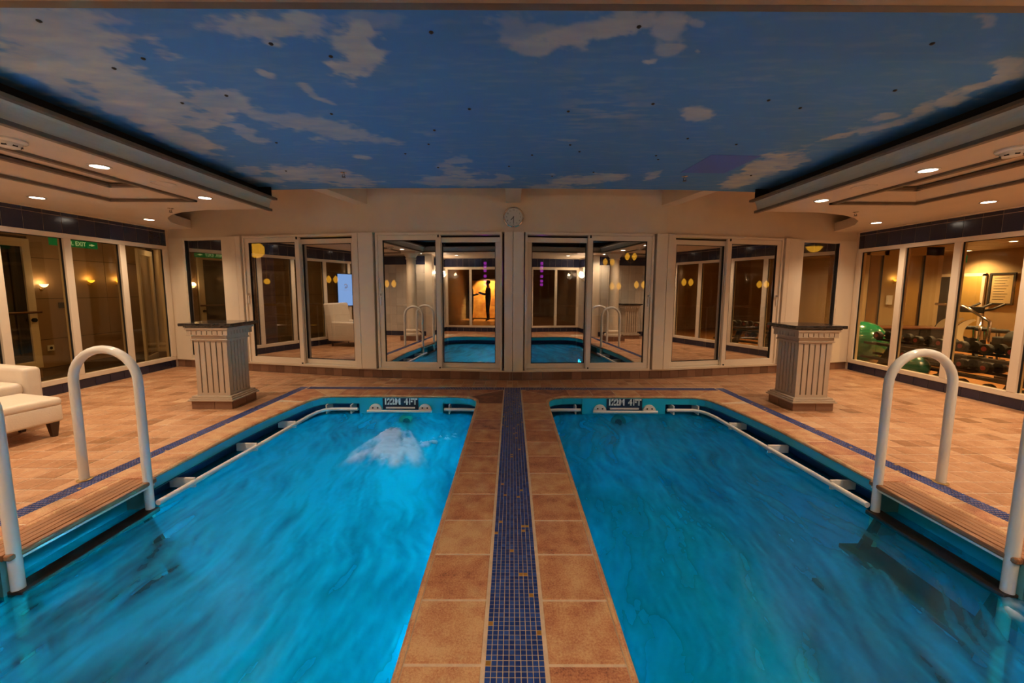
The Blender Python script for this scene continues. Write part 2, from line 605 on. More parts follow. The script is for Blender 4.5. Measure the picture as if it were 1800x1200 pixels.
for ix in range(0, 17):       # strip between the far mosaic band and the glazed wall
    for iy in range(33, 40):
        for sx in (1, -1):
            x0, y0 = 2.72 - (ix + 1) * P, iy * P
            g = 0.0048
            sq = [(max(0.0, x0) + g, y0 + g), (x0 + P - g, y0 + g), (x0 + P - g, y0 + P - g), (max(0.0, x0) + g, y0 + P - g)]
            if x0 + P < 0.01: continue
            pl = [(0, -1, -MY1 - 0.004)]
            xm = x0 + P / 2
            (a, b), (c, d) = (WALL[3], WALL[4]) if xm < 2.36 else (WALL[4], WALL[5])
            k = (d - b) / (c - a)
            pl.append((-k, 1, b - k * a - 0.02))
            q = clip(sq, pl)
            if len(q) >= 3 and area(q) > 0.0012:
                deck.append((sx, [(sx * p[0], p[1]) for p in q]))
def visible_size(q):
    x = sum(p[0] for p in q) / len(q); y = sum(p[1] for p in q) / len(q)
    if y < 2.1 or abs(x) / y > 1.32: return 0
    return area(q) / y ** 3
deck.sort(key=lambda e: -visible_size(e[1]))
rest = MB()
for i, (sx, q) in enumerate(deck):
    tint = min(1, max(0, random.gauss(0.52, 0.17)))
    if i < 290:
        mb = MB(); mb.tint = tint
        mb.prism(q, -0.02, 0.0, 0.0025, bottom=False)
        mb.obj('floor_tile', DECK, floor)
    else:
        rest.tint = tint
        rest.prism(q, -0.02, 0.0, 0.0025, bottom=False)
rest.obj('floor_tiles', DECK, floor, kind='stuff')

# mosaics: central band of ten columns, perimeter bands
MP = 0.0224
mos = MB(); cnt = 0
ncol = 10
gold = set()
for k in range(26):
    gold.add((random.randrange(ncol), random.randrange(0, 250)))
for (c, r_) in ((0, 13), (6, 26), (7, 26), (8, 44), (7, 44), (2, 60), (4, 34), (4, 88), (4, 90), (5, 112), (6, 113), (0, 135)):
    gold.add((c, r_))
rows = int((MY1 - 0.70) / MP)
y_start = 0.70
for r_ in range(rows):
    for c in range(ncol):
        x0 = -ncol * MP / 2 + c * MP; y0 = y_start + r_ * MP
        isg = (c, r_ - 24) in gold
        q = [(x0 + 0.0016, y0 + 0.0016), (x0 + MP - 0.0016, y0 + 0.0016), (x0 + MP - 0.0016, y0 + MP - 0.0016), (x0 + 0.0016, y0 + MP - 0.0016)]
        tint = random.uniform(0.2, 0.85)
        if y0 > 1.26 and cnt < 290:
            mb = MB(); mb.tint = tint
            mb.prism(q, -0.01, 0.0, 0.001, bottom=False)
            mb.obj('mosaic_tile', GOLDM if isg else MOSAIC, floor)
            cnt += 1
        else:
            mos.tint = tint; mos.mi = 1 if isg else 0
            mos.prism(q, -0.01, 0.0, 0.001, bottom=False)
def mos_quad(f, u0, u1, v0, v1):
    return [f(u0, v0), f(u1, v0), f(u1, v1), f(u0, v1)]
for sx in (1, -1):
    # side bands (5 columns)
    for r_ in range(int((MY1 - 0.75) / MP)):
        y0 = 0.75 + r_ * MP
        for c in range(5):
            x0 = mos_in(y0) + c * MW / 5
            mos.tint = random.uniform(0.3, 1.0); mos.mi = 1 if random.random() < 0.006 else 0
            g = 0.0026
            mos.prism([(sx * (x0 + g), y0 + g), (sx * (x0 + MW / 5 - g), y0 + g), (sx * (x0 + MW / 5 - g), y0 + MP - g), (sx * (x0 + g), y0 + MP - g)], -0.01, 0.0, 0.0, bottom=False)
    # far band
    nx = int((mos_in(5.5) - ncol * MP / 2) / MP)
    for i in range(nx):
        x0 = ncol * MP / 2 + 0.004 + i * MP
        for j in range(6):
            y0 = MY0 + j * (MY1 - MY0) / 6
            mos.tint = random.uniform(0.1, 0.8); mos.mi = 1 if random.random() < 0.006 else 0
            g = 0.0026
            mos.prism([(sx * (x0 + g), y0 + g), (sx * (x0 + MP - g), y0 + g), (sx * (x0 + MP - g), y0 + 0.0217 - g), (sx * (x0 + g), y0 + 0.0217 - g)], -0.01, 0.0, 0.0, bottom=False)
mos.obj('mosaic_band', [MOSAIC, GOLDM], floor, kind='stuff')

# ------------------------------------------------------------------ pools
def ring_strip(mb, sx, o0, z0, o1, z1, flip=False):
    A = pool_outline(sx, o0); B = pool_outline(sx, o1)
    n = len(A)
    vs = [(x, y, z0) for x, y in A] + [(x, y, z1) for x, y in B]
    fs = [(i, (i + 1) % n, n + (i + 1) % n, n + i) for i in range(n)]
    if flip: fs = [f[::-1] for f in fs]
    mb.add(vs, fs)

def make_pool(sx):
    side = 'left' if sx < 0 else 'right'
    lab = ('rectangular blue pool left of the central mosaic strip, brightly lit from below with foaming jet' if sx < 0
           else 'rectangular blue pool right of the central mosaic strip, darker calm water')
    root = empty('swimming_pool', (sx * 1.6, 2.9, 0), 0, lab, 'pool')
    inv = (-sx * 1.6, -2.9, 0)
    def ob(mb, name, mats, **k):
        o = mb.obj(name, mats, root, **k)
        o.location = inv
        return o
    # basin
    b = MB()
    ring_strip(b, sx, 0.0, ZW - 0.02, 0.0, -1.24)
    ob(b, 'basin_wall', POOLB)
    b = MB()
    O = pool_outline(sx, 0.0)
    b.add([(x, y, -1.24) for x, y in O], [tuple(range(len(O)))])
    ob(b, 'basin_floor', POOLB)
    # gutter: ledge, back wall, soffit
    b = MB()
    ring_strip(b, sx, 0.0, ZW - 0.02, 0.14, ZW - 0.02)
    ring_strip(b, sx, 0.14, ZW - 0.02, 0.14, -0.11)
    ring_strip(b, sx, 0.14, -0.11, 0.0, -0.11)
    ob(b, 'overflow_gutter', POOLD)
    # fascia under the coping
    b = MB()
    ring_strip(b, sx, 0.012, -0.118, 0.012, -0.028)
    ring_strip(b, sx, 0.012, -0.118, 0.03, -0.118)
    ob(b, 'fascia', POOLB)
    b = MB()   # solid blocks where there is no gutter: behind the sign, ladder recess, centre side
    b.box(min(sx * 0.92, sx * 2.02), max(sx * 0.92, sx * 2.02), 5.125, 5.28, -0.50, -0.03)
    ob(b, 'wall_panel', POOLB)
    b = MB()
    b.box(min(sx * 2.862, sx * 3.0), max(sx * 2.862, sx * 3.0), 1.98, 2.81, -0.5, -0.04)
    ob(b, 'wall_panel', POOLB)
    b = MB()
    b.box(min(sx * 0.30, sx * 0.452), max(sx * 0.30, sx * 0.452), 0.9, 4.75, -0.5, -0.03)
    ob(b, 'wall_panel', POOLB)
    for yy in (2.80, 1.955):   # short returns beside the ladder
        b = MB()
        b.box(min(sx * 2.705, sx * 2.95), max(sx * 2.705, sx * 2.95), yy, yy + 0.035, -0.42, -0.03)
        ob(b, 'ladder_recess_return', POOLT)
    # rounded coping lip
    b = MB()
    prof = [(0.026, 0.0), (0.012, -0.001), (0.003, -0.006), (-0.003, -0.015), (0.0, -0.024), (0.006, -0.032)]
    for (o0, z0), (o1, z1) in zip(prof, prof[1:]):
        ring_strip(b, sx, o0, z0, o1, z1)
    b.t = [0.75 + 0.2 * math.sin(i) for i in range(len(b.v))]
    ob(b, 'coping_lip', [COPING], smooth=True)
    # coping tiles --------------------------------------------------
    T = 0.313
    def tile(poly, base=0.5):
        m = MB(); m.tint = min(1, max(0, random.gauss(base, 0.14)))
        m.prism(poly, -0.03, 0.0005, 0.003, bottom=False)
        ob(m, 'coping_tile', COPING)
    g = 0.006
    # inner straight beside the mosaic
    y = 1.353 - 2 * T
    while y < 5.4:
        y1 = y + T
        q = [(0.128, y + g), (0.4175, y + g), (0.4175, y1 - g), (0.128, y1 - g)]
        if y1 > 4.81:
            q = None
        if q: tile([(sx * a, b_) for a, b_ in q], 0.6)
        y = y1
    ylast = y
    # far inner corner
    c1 = [(0.128, 4.796 + g), (0.4175, 4.80), (0.435, 4.95), (0.475, 5.035), (0.54, 5.10), (0.128, 5.44)]
    c2 = [(0.145, 5.455), (0.55, 5.108), (0.64, 5.147), (0.755, 5.164), (0.755, 5.455)]
    tile([(sx * a, b_) for a, b_ in c1], 0.35); tile([(sx * a, b_) for a, b_ in c2], 0.35)
    x = 0.755
    while x + T < 2.34:
        tile([(sx * (x + g), 5.164), (sx * (x + T - g), 5.164), (sx * (x + T - g), 5.455), (sx * (x + g), 5.455)], 0.42)
        x += T
    xo = mos_in(5.46)
    c3 = [(x + g, 5.164), (2.34, 5.164), (2.44, 5.14), (xo - 0.15, 5.455), (x + g, 5.455)]
    c4 = [(2.452, 5.133), (2.52, 5.075), (2.57, 4.985), (2.605, 4.845), (mos_in(4.9) - 0.006, 4.92), (xo - 0.006, 5.455), (xo - 0.14, 5.455)]
    tile([(sx * a, b_) for a, b_ in c3], 0.5); tile([(sx * a, b_) for a, b_ in c4], 0.6)
    def inner(y):
        pts = [(2.27, 0.5), (2.70, 1.3), (2.70, 3.6), (2.695, 3.9), (2.668, 4.2), (2.63, 4.5), (2.585, 4.80), (2.545, 4.97)]
        for (a, b_), (c, d) in zip(pts[1:], pts[2:]):
            if b_ <= y <= d: return a + (c - a) * (y - b_) / (d - b_) + 0.029
        return 2.729
    ys = [4.82, 4.51, 4.20, 3.89, 3.58, 3.27, 2.96, 2.845]
    for a, b_ in zip(ys, ys[1:]):
        if a - b_ < 0.2: continue
        yy = [a - g, (a + b_) / 2, b_ + g]
        q = [(inner(t), t) for t in yy] + [(mos_in(t) - 0.006, t) for t in yy[::-1]]
        tile([(sx * p_, t) for p_, t in q], 0.6)
    for a, b_ in ((2.954, 2.81), (2.798, 2.52), (2.508, 2.24), (2.228, 1.985)):
        xi = 2.729 if a > 2.9 else 2.899
        tile([(sx * xi, a), (sx * (mos_in(a) - 0.006), a), (sx * (mos_in(b_) - 0.006), b_), (sx * xi, b_)], 0.62)
    for a, b_ in ((1.94, 1.64), (1.628, 1.32)):
        tile([(sx * 2.729, a), (sx * (mos_in(a) - 0.006), a), (sx * (mos_in(b_) - 0.006), b_), (sx * 2.729, b_)], 0.62)
    tile([(sx * 2.729, 1.308), (sx * 3.04, 1.308), (sx * 3.05, 0.76), (sx * 2.54, 0.75), (sx * 2.65, 0.95)], 0.6)
    return root

pool_l = make_pool(-1)
pool_r = make_pool(1)

# near coping strip behind the camera side
nb = MB()
for sx in (1, -1):
    x = 0.14
    while x < 2.5:
        nb.tint = random.uniform(0.4, 0.7)
        nb.prism([(sx * (x + 0.006), 0.33), (sx * (x + 0.307), 0.33), (sx * (x + 0.307), 0.63), (sx * (x + 0.006), 0.63)], -0.02, 0.0, 0.003, bottom=False)
        x += 0.313
    x = 0.0
    while x < 3.15:
        for y0 in np.arange(-0.58, 0.2, P):
            nb.tint = random.uniform(0.3, 0.7)
            nb.prism([(sx * (x + 0.003), y0), (sx * (x + P - 0.003), y0), (sx * (x + P - 0.003), y0 + P - 0.006), (sx * (x + 0.003), y0 + P - 0.006)], -0.02, 0.0, 0.003, bottom=False)
        x += P
nb.obj('bay_tiles', COPING, floor, kind='stuff')

# water --------------------------------------------------------------
def water_mat():
    m, nt, out = new_mat('pool_water')
    L = nt.links
    tc = N(nt, 'ShaderNodeNewGeometry')
    mp = N(nt, 'ShaderNodeMapping'); mp.inputs['Scale'].default_value = (1.0, 1.0, 1.0)
    L.new(tc.outputs['Position'], mp.inputs[0])
    foam = N(nt, 'ShaderNodeAttribute', attribute_name='foam')
    churn = N(nt, 'ShaderNodeAttribute', attribute_name='churn')
    tr = N(nt, 'ShaderNodeBsdfTransparent'); tr.inputs[0].default_value = (0.10, 0.90, 0.94, 1)
    tl = N(nt, 'ShaderNodeBsdfTranslucent'); tl.inputs[0].default_value = (0.0, 0.72, 0.86, 1)
    df = N(nt, 'ShaderNodeBsdfDiffuse'); df.inputs[0].default_value = (0.0, 0.12, 0.16, 1)
    m1 = N(nt, 'ShaderNodeMixShader'); m1.inputs[0].default_value = 0.3
    L.new(tl.outputs[0], m1.inputs[1]); L.new(df.outputs[0], m1.inputs[2])
    m2 = N(nt, 'ShaderNodeMixShader')
    mr = N(nt, 'ShaderNodeMapRange'); mr.inputs[1].default_value = 0.28; mr.inputs[2].default_value = 0.70
    mr.inputs[3].default_value = 0.12; mr.inputs[4].default_value = 0.92
    L.new(churn.outputs['Fac'], mr.inputs[0])
    L.new(mr.outputs[0], m2.inputs[0]); L.new(tr.outputs[0], m2.inputs[1]); L.new(m1.outputs[0], m2.inputs[2])
    # foam
    fd = N(nt, 'ShaderNodeBsdfDiffuse'); fd.inputs[0].default_value = (0.86, 0.92, 0.93, 1)
    ft = N(nt, 'ShaderNodeBsdfTranslucent'); ft.inputs[0].default_value = (0.55, 0.85, 0.95, 1)
    fm = N(nt, 'ShaderNodeMixShader'); fm.inputs[0].default_value = 0.45
    L.new(fd.outputs[0], fm.inputs[1]); L.new(ft.outputs[0], fm.inputs[2])
    m3 = N(nt, 'ShaderNodeMixShader')
    L.new(foam.outputs['Fac'], m3.inputs[0]); L.new(m2.outputs[0], m3.inputs[1]); L.new(fm.outputs[0], m3.inputs[2])
    gl = N(nt, 'ShaderNodeBsdfGlossy', i_Roughness=0.30)
    bn = N(nt, 'ShaderNodeTexNoise', i_Scale=5.0, i_Detail=5.0)
    L.new(mp.outputs[0], bn.inputs['Vector'])
    bp = N(nt, 'ShaderNodeBump', i_Strength=0.18, i_Distance=0.05)
    L.new(bn.outputs[0], bp.inputs['Height'])
    L.new(bp.outputs[0], gl.inputs['Normal'])
    fr = N(nt, 'ShaderNodeFresnel', i_IOR=1.33)
    L.new(bp.outputs[0], fr.inputs['Normal'])
    m4 = N(nt, 'ShaderNodeMixShader')
    fm_ = N(nt, 'ShaderNodeMath', operation='MULTIPLY'); fm_.inputs[1].default_value = 0.28
    L.new(fr.outputs[0], fm_.inputs[0]); L.new(fm_.outputs[0], m4.inputs[0]); L.new(m3.outputs[0], m4.inputs[1]); L.new(gl.outputs[0], m4.inputs[2])
    L.new(m4.outputs[0], out.inputs[0])
    return m
WATER = water_mat()

def make_water(sx):
    # one flat sheet clipped to the outline, dense so that foam and churn can be stored on it
    O = [(abs(x), y) for x, y in pool_outline(sx, 0.13 )]
    step = 0.022
    xs = np.arange(0.447, 2.86, step); ys = np.arange(0.62, 5.27, step)
    X, Y = np.meshgrid(xs, ys)
    from itertools import product
    inside = np.zeros(X.shape, bool)
    n = len(O)
    for i in range(n):
        x1, y1 = O[i]; x2, y2 = O[(i + 1) % n]
        c = ((y1 > Y) != (y2 > Y))
        with np.errstate(divide='ignore', invalid='ignore'):
            t = (x2 - x1) * (Y - y1) / (y2 - y1) + x1
        inside ^= c & (X < t)
    # ladder recess and blocks are solid: keep it simple, sheet just runs into them
    XX = X * sx
    sw = fbm(XX * 1.3 + 3, Y * 1.3 + 7, 4, 3) * 2 - 1
    ang = 0.9 + 1.2 * sw
    # long wisps drifting along the pool, gently bent
    bend = (fbm(XX * 0.9 + 4, Y * 0.9, 3, 29) - 0.5) * 1.6
    u = Y + 0.25 * bend; v = XX + 0.35 * bend + 0.10 * np.sin(Y * 1.7) + (0.10 if sx < 0 else -0.10) * Y
    streak = fbm(u * 1.9, v * 9, 5, 11)
    broad = fbm(XX * 1.1 + 9, Y * 1.1, 3, 5)
    fine = fbm(u * 6, v * 30, 3, 23)
    churn = 0.45 * streak + 0.33 * broad + 0.22 * fine
    foam = np.zeros_like(X)
    if sx < 0:
        # plume of white foam in front of the jet, spreading towards the camera
        cx = -1.36 + (4.55 - Y) * 0.02
        t = (4.62 - Y) / 1.15
        w = 0.11 + 0.36 * np.clip(t, 0, 1)
        d = np.abs(XX - (cx + 0.16 * np.clip(t, 0, 1))) / w
        r_ang = (XX + 1.38) / np.maximum(0.05, 4.9 - Y)
        st = fbm(r_ang * 14 + 5, Y * 3.0, 5, 41)
        lump = fbm(XX * 9, Y * 7, 5, 47)
        f = np.clip(1.15 - d, 0, 1) * np.clip(t * 5, 0, 1) * np.clip((1.0 - t) * 3, 0, 1)
        foam = np.clip(f * 1.5 + (st - 0.5) * 2.6 + (lump - 0.5) * 0.7 - 0.10, 0, 1) * (f > 0.01) * np.clip(f * 4, 0, 1) * 0.88
        # splash arm to the right
        d2 = ((XX + 0.96 + (Y - 4.0) * -0.25) / 0.26) ** 2 + ((Y - 4.02 - (XX + 0.95) * 0.9) / 0.11) ** 2
        sp = fbm(XX * 30, Y * 30, 3, 61)
        foam = np.maximum(foam, np.clip((1.1 - d2) * 1.4 + (sp - 0.5) * 5.5 - 0.75, 0, 1) * 0.8)
        churn = churn + 0.12 * np.exp(-(((XX + 1.4) / 0.9) ** 2 + ((Y - 3.3) / 1.3) ** 2))
    else:
        d2 = ((XX - 2.62) / 0.10) ** 2 + ((Y - 1.85) / 0.16) ** 2
        sp = fbm(XX * 18, Y * 18, 4, 71)
        foam = np.clip((1.2 - d2) + (sp - 0.55) * 3.0 - 0.5, 0, 1) * 0.6
        churn = churn - 0.03
    lad = np.clip(1.25 - ((np.abs(XX) - 2.38) / 0.42) ** 2 - ((Y - 2.2) / 0.85) ** 2, 0, 1)
    churn = churn - 0.30 * lad * np.clip(2.4 * fbm(u * 1.6, v * 15, 5, 77) - 0.7, 0, 1.3)
    churn = churn - 0.35 * np.exp(-(((np.abs(XX) - 1.38) / 0.14) ** 2 + ((Y - 4.90) / 0.12) ** 2))
    z = (streak - 0.5) * 0.012 + foam * 0.03 * (0.4 + fbm(XX * 22, Y * 22, 3, 90))
    idx = -np.ones(X.shape, int)
    # cell kept when its centre vertex is inside
    keep = inside[:-1, :-1] & inside[1:, :-1] & inside[:-1, 1:] & inside[1:, 1:]
    used = np.zeros(X.shape, bool)
    used[:-1, :-1] |= keep; used[1:, :-1] |= keep; used[:-1, 1:] |= keep; used[1:, 1:] |= keep
    idx[used] = np.arange(used.sum())
    V = np.stack([XX[used], Y[used], ZW + z[used]], 1)
    a = idx[:-1, :-1][keep]; b = idx[:-1, 1:][keep]; c = idx[1:, 1:][keep]; d = idx[1:, :-1][keep]
    F = np.stack([a, b, c, d], 1) if sx > 0 else np.stack([a, d, c, b], 1)
    me = bpy.data.meshes.new('pool_water')
    me.from_pydata(V.tolist(), [], F.tolist())
    for nm, arr in (('foam', foam), ('churn', churn)):
        at = me.attributes.new(nm, 'FLOAT', 'POINT')
        at.data.foreach_set('value', arr[used].astype(np.float32))
    me.materials.append(WATER)
    me.shade_smooth()
    o = bpy.data.objects.new('pool_water', me)
    COL.objects.link(o)
    tag(o, 'bright cyan churned water with a white jet plume, left pool' if sx < 0 else 'deep blue swirling water of the right pool', 'water', None, 'stuff')
    return o
make_water(-1); make_water(1)

# underwater lamps
def pool_lamp(x, y, z, rz, power, label):
    root = empty('underwater_lamp', (x, y, z), rz, label, 'lamp')
    m = MB(); m.lathe([(0.11, 0.0), (0.11, 0.015), (0.085, 0.022)], (0, 0, 0), 24, 'Y', cap=True)
    m.obj('bezel', CHROME, root, smooth=True, angle=30)
    m = MB(); m.lathe([(0.08, 0.0235), (0.0005, 0.028)], (0, 0, 0), 24, 'Y', cap=False)
    m.obj('lens', emit_mat('underwater_lens', (0.35, 0.85, 1.0), 3.0 if power > 60 else 1.0), root)
    link_light('lamp_light', 'AREA', (0, 0.05, 0), power, (0.25, 1.0, 0.96) if power > 80 else (0.12, 0.72, 1.0), root, (PI / 2 - 0.42, 0, PI), 0.16).data.spread = math.radians(125)
    return root
for sx, K, s_ in ((-1, K_POOL_L, 'left'), (1, K_POOL_R, 'right')):
    for y, f, w_ in ((3.9, 1.15, 'farthest'), (2.7, 0.8, 'middle'), (1.4, 0.25, 'nearest')):
        pool_lamp(sx * 0.452, y, -0.86, sx * -PI / 2, K * f, '%s underwater lamp on the centre wall of the %s pool' % (w_, s_))
pool_lamp(2.695, 1.25, -0.68, PI / 2, K_POOL_R * 1.6, 'round underwater lamp on the outer wall of the right pool, nearest')

# jets, signs, bars, gutter rails
for sx, s in ((-1, 'left'), (1, 'right')):
    root = empty('water_jet', (sx * 1.40, 5.12, -0.345), 0, 'round submerged jet inlet below the depth sign of the %s pool' % s, 'jet')
    m = MB(); m.lathe([(0.10, 0.0), (0.10, -0.02), (0.08, -0.03), (0.055, -0.03), (0.05, -0.005)], (0, 0, 0), 24, 'Y')
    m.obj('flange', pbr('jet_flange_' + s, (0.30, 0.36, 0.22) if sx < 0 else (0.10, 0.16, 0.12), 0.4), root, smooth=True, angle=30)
    m = MB(); m.cyl((0, -0.015, 0), 0.045, 0.02, 16, 'Y'); m.obj('nozzle', DARKM, root)
    # depth sign
    cxs = sx * 1.475
    root = empty('depth_sign', (cxs, 5.118, -0.10), 0, 'navy depth sign reading 1.22M 4FT on the far wall of the %s pool' % s, 'sign')
    m = MB(); m.box(-0.235, 0.235, 0, 0.012, -0.085, 0.068); m.obj('plate', SIGNN, root)
    for body, tx, fs in (('1', -0.195, 1), ('22', -0.125, 1), ('M', -0.035, 1), ('4', 0.075, 1), ('F', 0.135, 1), ('T', 0.19, 1)):
        text_obj(body, 0.112, SIGNW, root, (tx, -0.003, 0.020), (PI / 2, 0, 0), 0.001, 'lettering', 0.0055, 0.86)
    for tx in (-0.145, -0.103, -0.035, 0.068, 0.132, 0.19):    # stencil bridges
        st = MB(); st.box(tx - 0.003, tx + 0.003, -0.0055, -0.001, -0.025, 0.066)
        st.obj('stencil_bridge', SIGNN, root)
    m = MB(); m.box(-0.19, 0.19, -0.012, 0.0, -0.07, -0.05); m.obj('ledge', WHITER, root)
    # bar with two round caps
    root = empty('swim_jet_bar', (cxs, 5.09, -0.19), 0, 'white bar between two half-round caps under the depth sign, %s pool' % s, 'grab bar')
    m = MB(); m.tube([(-0.42, -0.03, 0), (0.42, -0.03, 0)], 0.018, 14); m.obj('bar', WHITER, root, smooth=True, angle=50)
    for xx in (-0.325, 0.325):
        prof = [(xx - 0.085 * math.cos(a), 0.085 * math.sin(a)) for a in np.linspace(0, PI, 17)]
        m = MB(); m.add([(x, 0.0, z) for x, z in prof] + [(x, 0.03, z) for x, z in prof],
                        [tuple(range(17)), tuple(range(33, 16, -1))] + [(i + 1, i, 17 + i, 18 + i) for i in range(16)] + [(0, 16, 33, 17)])
        c_ = m.obj('end_cap', WHITER, root, bevel=0.004)
        for dx in (-0.032, 0.032):
            m = MB(); m.cyl((xx + dx, -0.004, 0.035), 0.011, 0.006, 12, 'Y'); m.obj('screw', DARKM, c_)
    # gutter grab rails
    zr = -0.165
    outer = [(2.60, 2.77), (2.575, 3.3), (2.545, 3.8), (2.525, 4.3), (2.505, 4.75), (2.48, 4.92), (2.43, 5.02), (2.35, 5.06), (2.02, 5.065)]
    root = empty('pool_grab_rail', (sx * 2.5, 4.0, zr), 0, 'white tubular grab rail along the outer gutter of the %s pool' % s, 'grab rail')
    m = MB(); m.tube([(sx * (x - 2.5), y - 4.0, 0) for x, y in outer], 0.021, 14); m.obj('rail', WHITER, root, smooth=True, angle=50)
    for (x, y) in ((2.585, 3.09), (2.545, 3.82), (2.515, 4.48)):
        m = MB(); m.box(min(sx * (x - 2.5 - 0.005), sx * (x - 2.5 + 0.2)), max(sx * (x - 2.5 - 0.005), sx * (x - 2.5 + 0.2)), y - 4.0 - 0.008, y - 4.0 + 0.008, -0.045, 0.035)
        m.obj('bracket', WHITER, root, bevel=0.003)
    for x in (2.42, 2.10):
        m = MB(); m.box(min(sx * (x - 2.5), sx * (x - 2.484)), max(sx * (x - 2.5), sx * (x - 2.484)), 1.06, 1.24, -0.06, 0.055); m.obj('bracket', WHITER, root)
    root = empty('pool_grab_rail', (sx * 0.7, 5.06, zr), 0, 'short white grab rail at the inner far corner of the %s pool' % s, 'grab rail')
    m = MB(); m.tube([(sx * -0.24, -0.02, 0), (sx * -0.1, 0.0, 0), (sx * 0.19, 0.0, 0)], 0.021, 14); m.obj('rail', WHITER, root, smooth=True, angle=50)
    m = MB(); m.box(min(sx * 0.12, sx * 0.134), max(sx * 0.12, sx * 0.134), 0, 0.16, -0.06, 0.055); m.obj('bracket', WHITER, root)

# near wall depth signs (seen mirrored in the front glass)
for sx, s in ((-1, 'left'), (1, 'right')):
    root = empty('depth_sign', (sx * 1.0, 0.672, -0.10), PI, 'navy depth sign reading 1.22M 4FT on the near wall of the %s pool' % s, 'sign')
    m = MB(); m.box(-0.235, 0.235, 0, 0.012, -0.068, 0.068); m.obj('plate', SIGNN, root)
    text_obj('122M  4FT', 0.085, SIGNW, root, (0, -0.003, 0.0), (PI / 2, 0, 0), 0.001, 'lettering', 0.003, 0.9)

# ladders --------------------------------------------------------------
def make_ladder(sx):
    s = 'left' if sx < 0 else 'right'
    root = empty('pool_ladder', (sx * 2.85, 2.39, 0), 0, 'pool ladder with two white loop handrails and a teak bench step, %s pool' % s, 'ladder')
    lx = 0.17; bx = 0.29      # front leg inwards, back foot outwards
    for y in (2.79 - 2.39, 2.00 - 2.39):
        r = (lx + bx) / 2
        cx = (bx - lx) / 2
        zc = 0.965 - r
        pts = [(-lx, y, -1.1), (-lx, y, -0.3), (-lx, y, 0.0), (-lx, y, zc)]
        for a in np.linspace(PI, 0, 17)[1:-1]:
            pts.append((cx + r * math.cos(a), y, zc + r * math.sin(a)))
        pts += [(bx, y, zc), (bx, y, 0.0)]
        m = MB(); m.tube([(sx * p[0], p[1], p[2]) for p in pts], 0.0285, 20)
        h = m.obj('handrail', WHITEP, root, smooth=True, angle=60)
        m = MB(); m.lathe([(0.045, 0), (0.045, 0.004), (0.033, 0.008)], (sx * bx, y, 0.0), 20); m.obj('foot_collar', BRASS, h)
    # teak bench: boards running along the pool
    nb_ = 5; x0 = -0.195; x1 = 0.012; w = (x1 - x0) / nb_
    for i in range(nb_):
        a, b = x0 + i * w, x0 + (i + 1) * w - 0.0025
        m = MB(); m.box(min(sx * a, sx * b), max(sx * a, sx * b), -0.43, 0.45, -0.042, -0.006)
        m.obj('bench_board', TEAK, root, bevel=0.003 if i else 0.010)
    m = MB(); m.box(min(sx * -0.19, sx * -0.175), max(sx * -0.19, sx * -0.175), -0.41, 0.43, -0.056, -0.043)
    m.box(min(sx * -0.19, sx * 0.0), max(sx * -0.19, sx * 0.0), -0.40, -0.38, -0.056, -0.043)
    m.box(min(sx * -0.19, sx * 0.0), max(sx * -0.19, sx * 0.0), 0.40, 0.42, -0.056, -0.043)
    m.obj('bench_frame', WHITEP, root)
    # treads at and under the water
    for z, xa, xb in ((-0.232, -0.225, -0.115), (-0.50, -0.40, -0.15), (-0.78, -0.58, -0.15), (-1.05, -0.62, -0.15)):
        m = MB(); m.box(min(sx * xa, sx * xb), max(sx * xa, sx * xb), -0.42, 0.42, z - 0.02, z + 0.012)
        m.obj('tread', TEAKW, root, bevel=0.004)
    for y in (-0.36, 0.36):
        m = MB(); m.extrude([(sx * -0.15, -0.26), (sx * -0.20, -0.26), (sx * -0.58, -1.02), (sx * -0.58, -1.23), (sx * -0.50, -1.23)], (0, y - 0.012, 0), (0, y + 0.012, 0), (1, 0, 0), (0, 0, 1))
        m.obj('stringer', TEAKW, root)
    return root
make_ladder(-1); make_ladder(1)

# ------------------------------------------------------------------ front wall (curved in facets) with sliding doors
def seg_frame(i):
    """matrix for facet i: local x along the wall left to right, local -y towards the room"""
    a = Vector((*WALL[i], 0)); b = Vector((*WALL[i + 1], 0))
    d = (b - a).normalized()
    n = Vector((-d.y, d.x, 0))
    M = Matrix(((d.x, n.x, 0, a.x), (d.y, n.y, 0, a.y), (0, 0, 1, 0), (0, 0, 0, 1)))
    return M, (b - a).length
wf = MB()
ZD0, ZD1 = 0.15, 2.245
for i in range(6):
    M, Lh = seg_frame(i)
    wf.box(0, Lh, 0.0, 0.16, ZD1, 2.95, M)
    wf.box(0, Lh, 0.01, 0.16, 0.0, 0.13, M)
    wf.box(0, Lh, -0.025, 0.16, 0.13, ZD0, M)
front = wf.obj('wall_front', CREAM, kind='structure')
tag(front, 'cream curved glazed wall at the far end')
for i in range(6):
    M, Lh = seg_frame(i)
    x = 0.0
    while x < Lh - 0.01:
        x1 = min(x + 0.155, Lh)
        m = MB(); m.tint = random.uniform(0.2, 0.85)
        m.box(x + 0.002, x1 - 0.002, -0.008, 0.02, 0.003, 0.128, M)
        m.obj('skirting_tile', SKIRT, front)
        x = x1
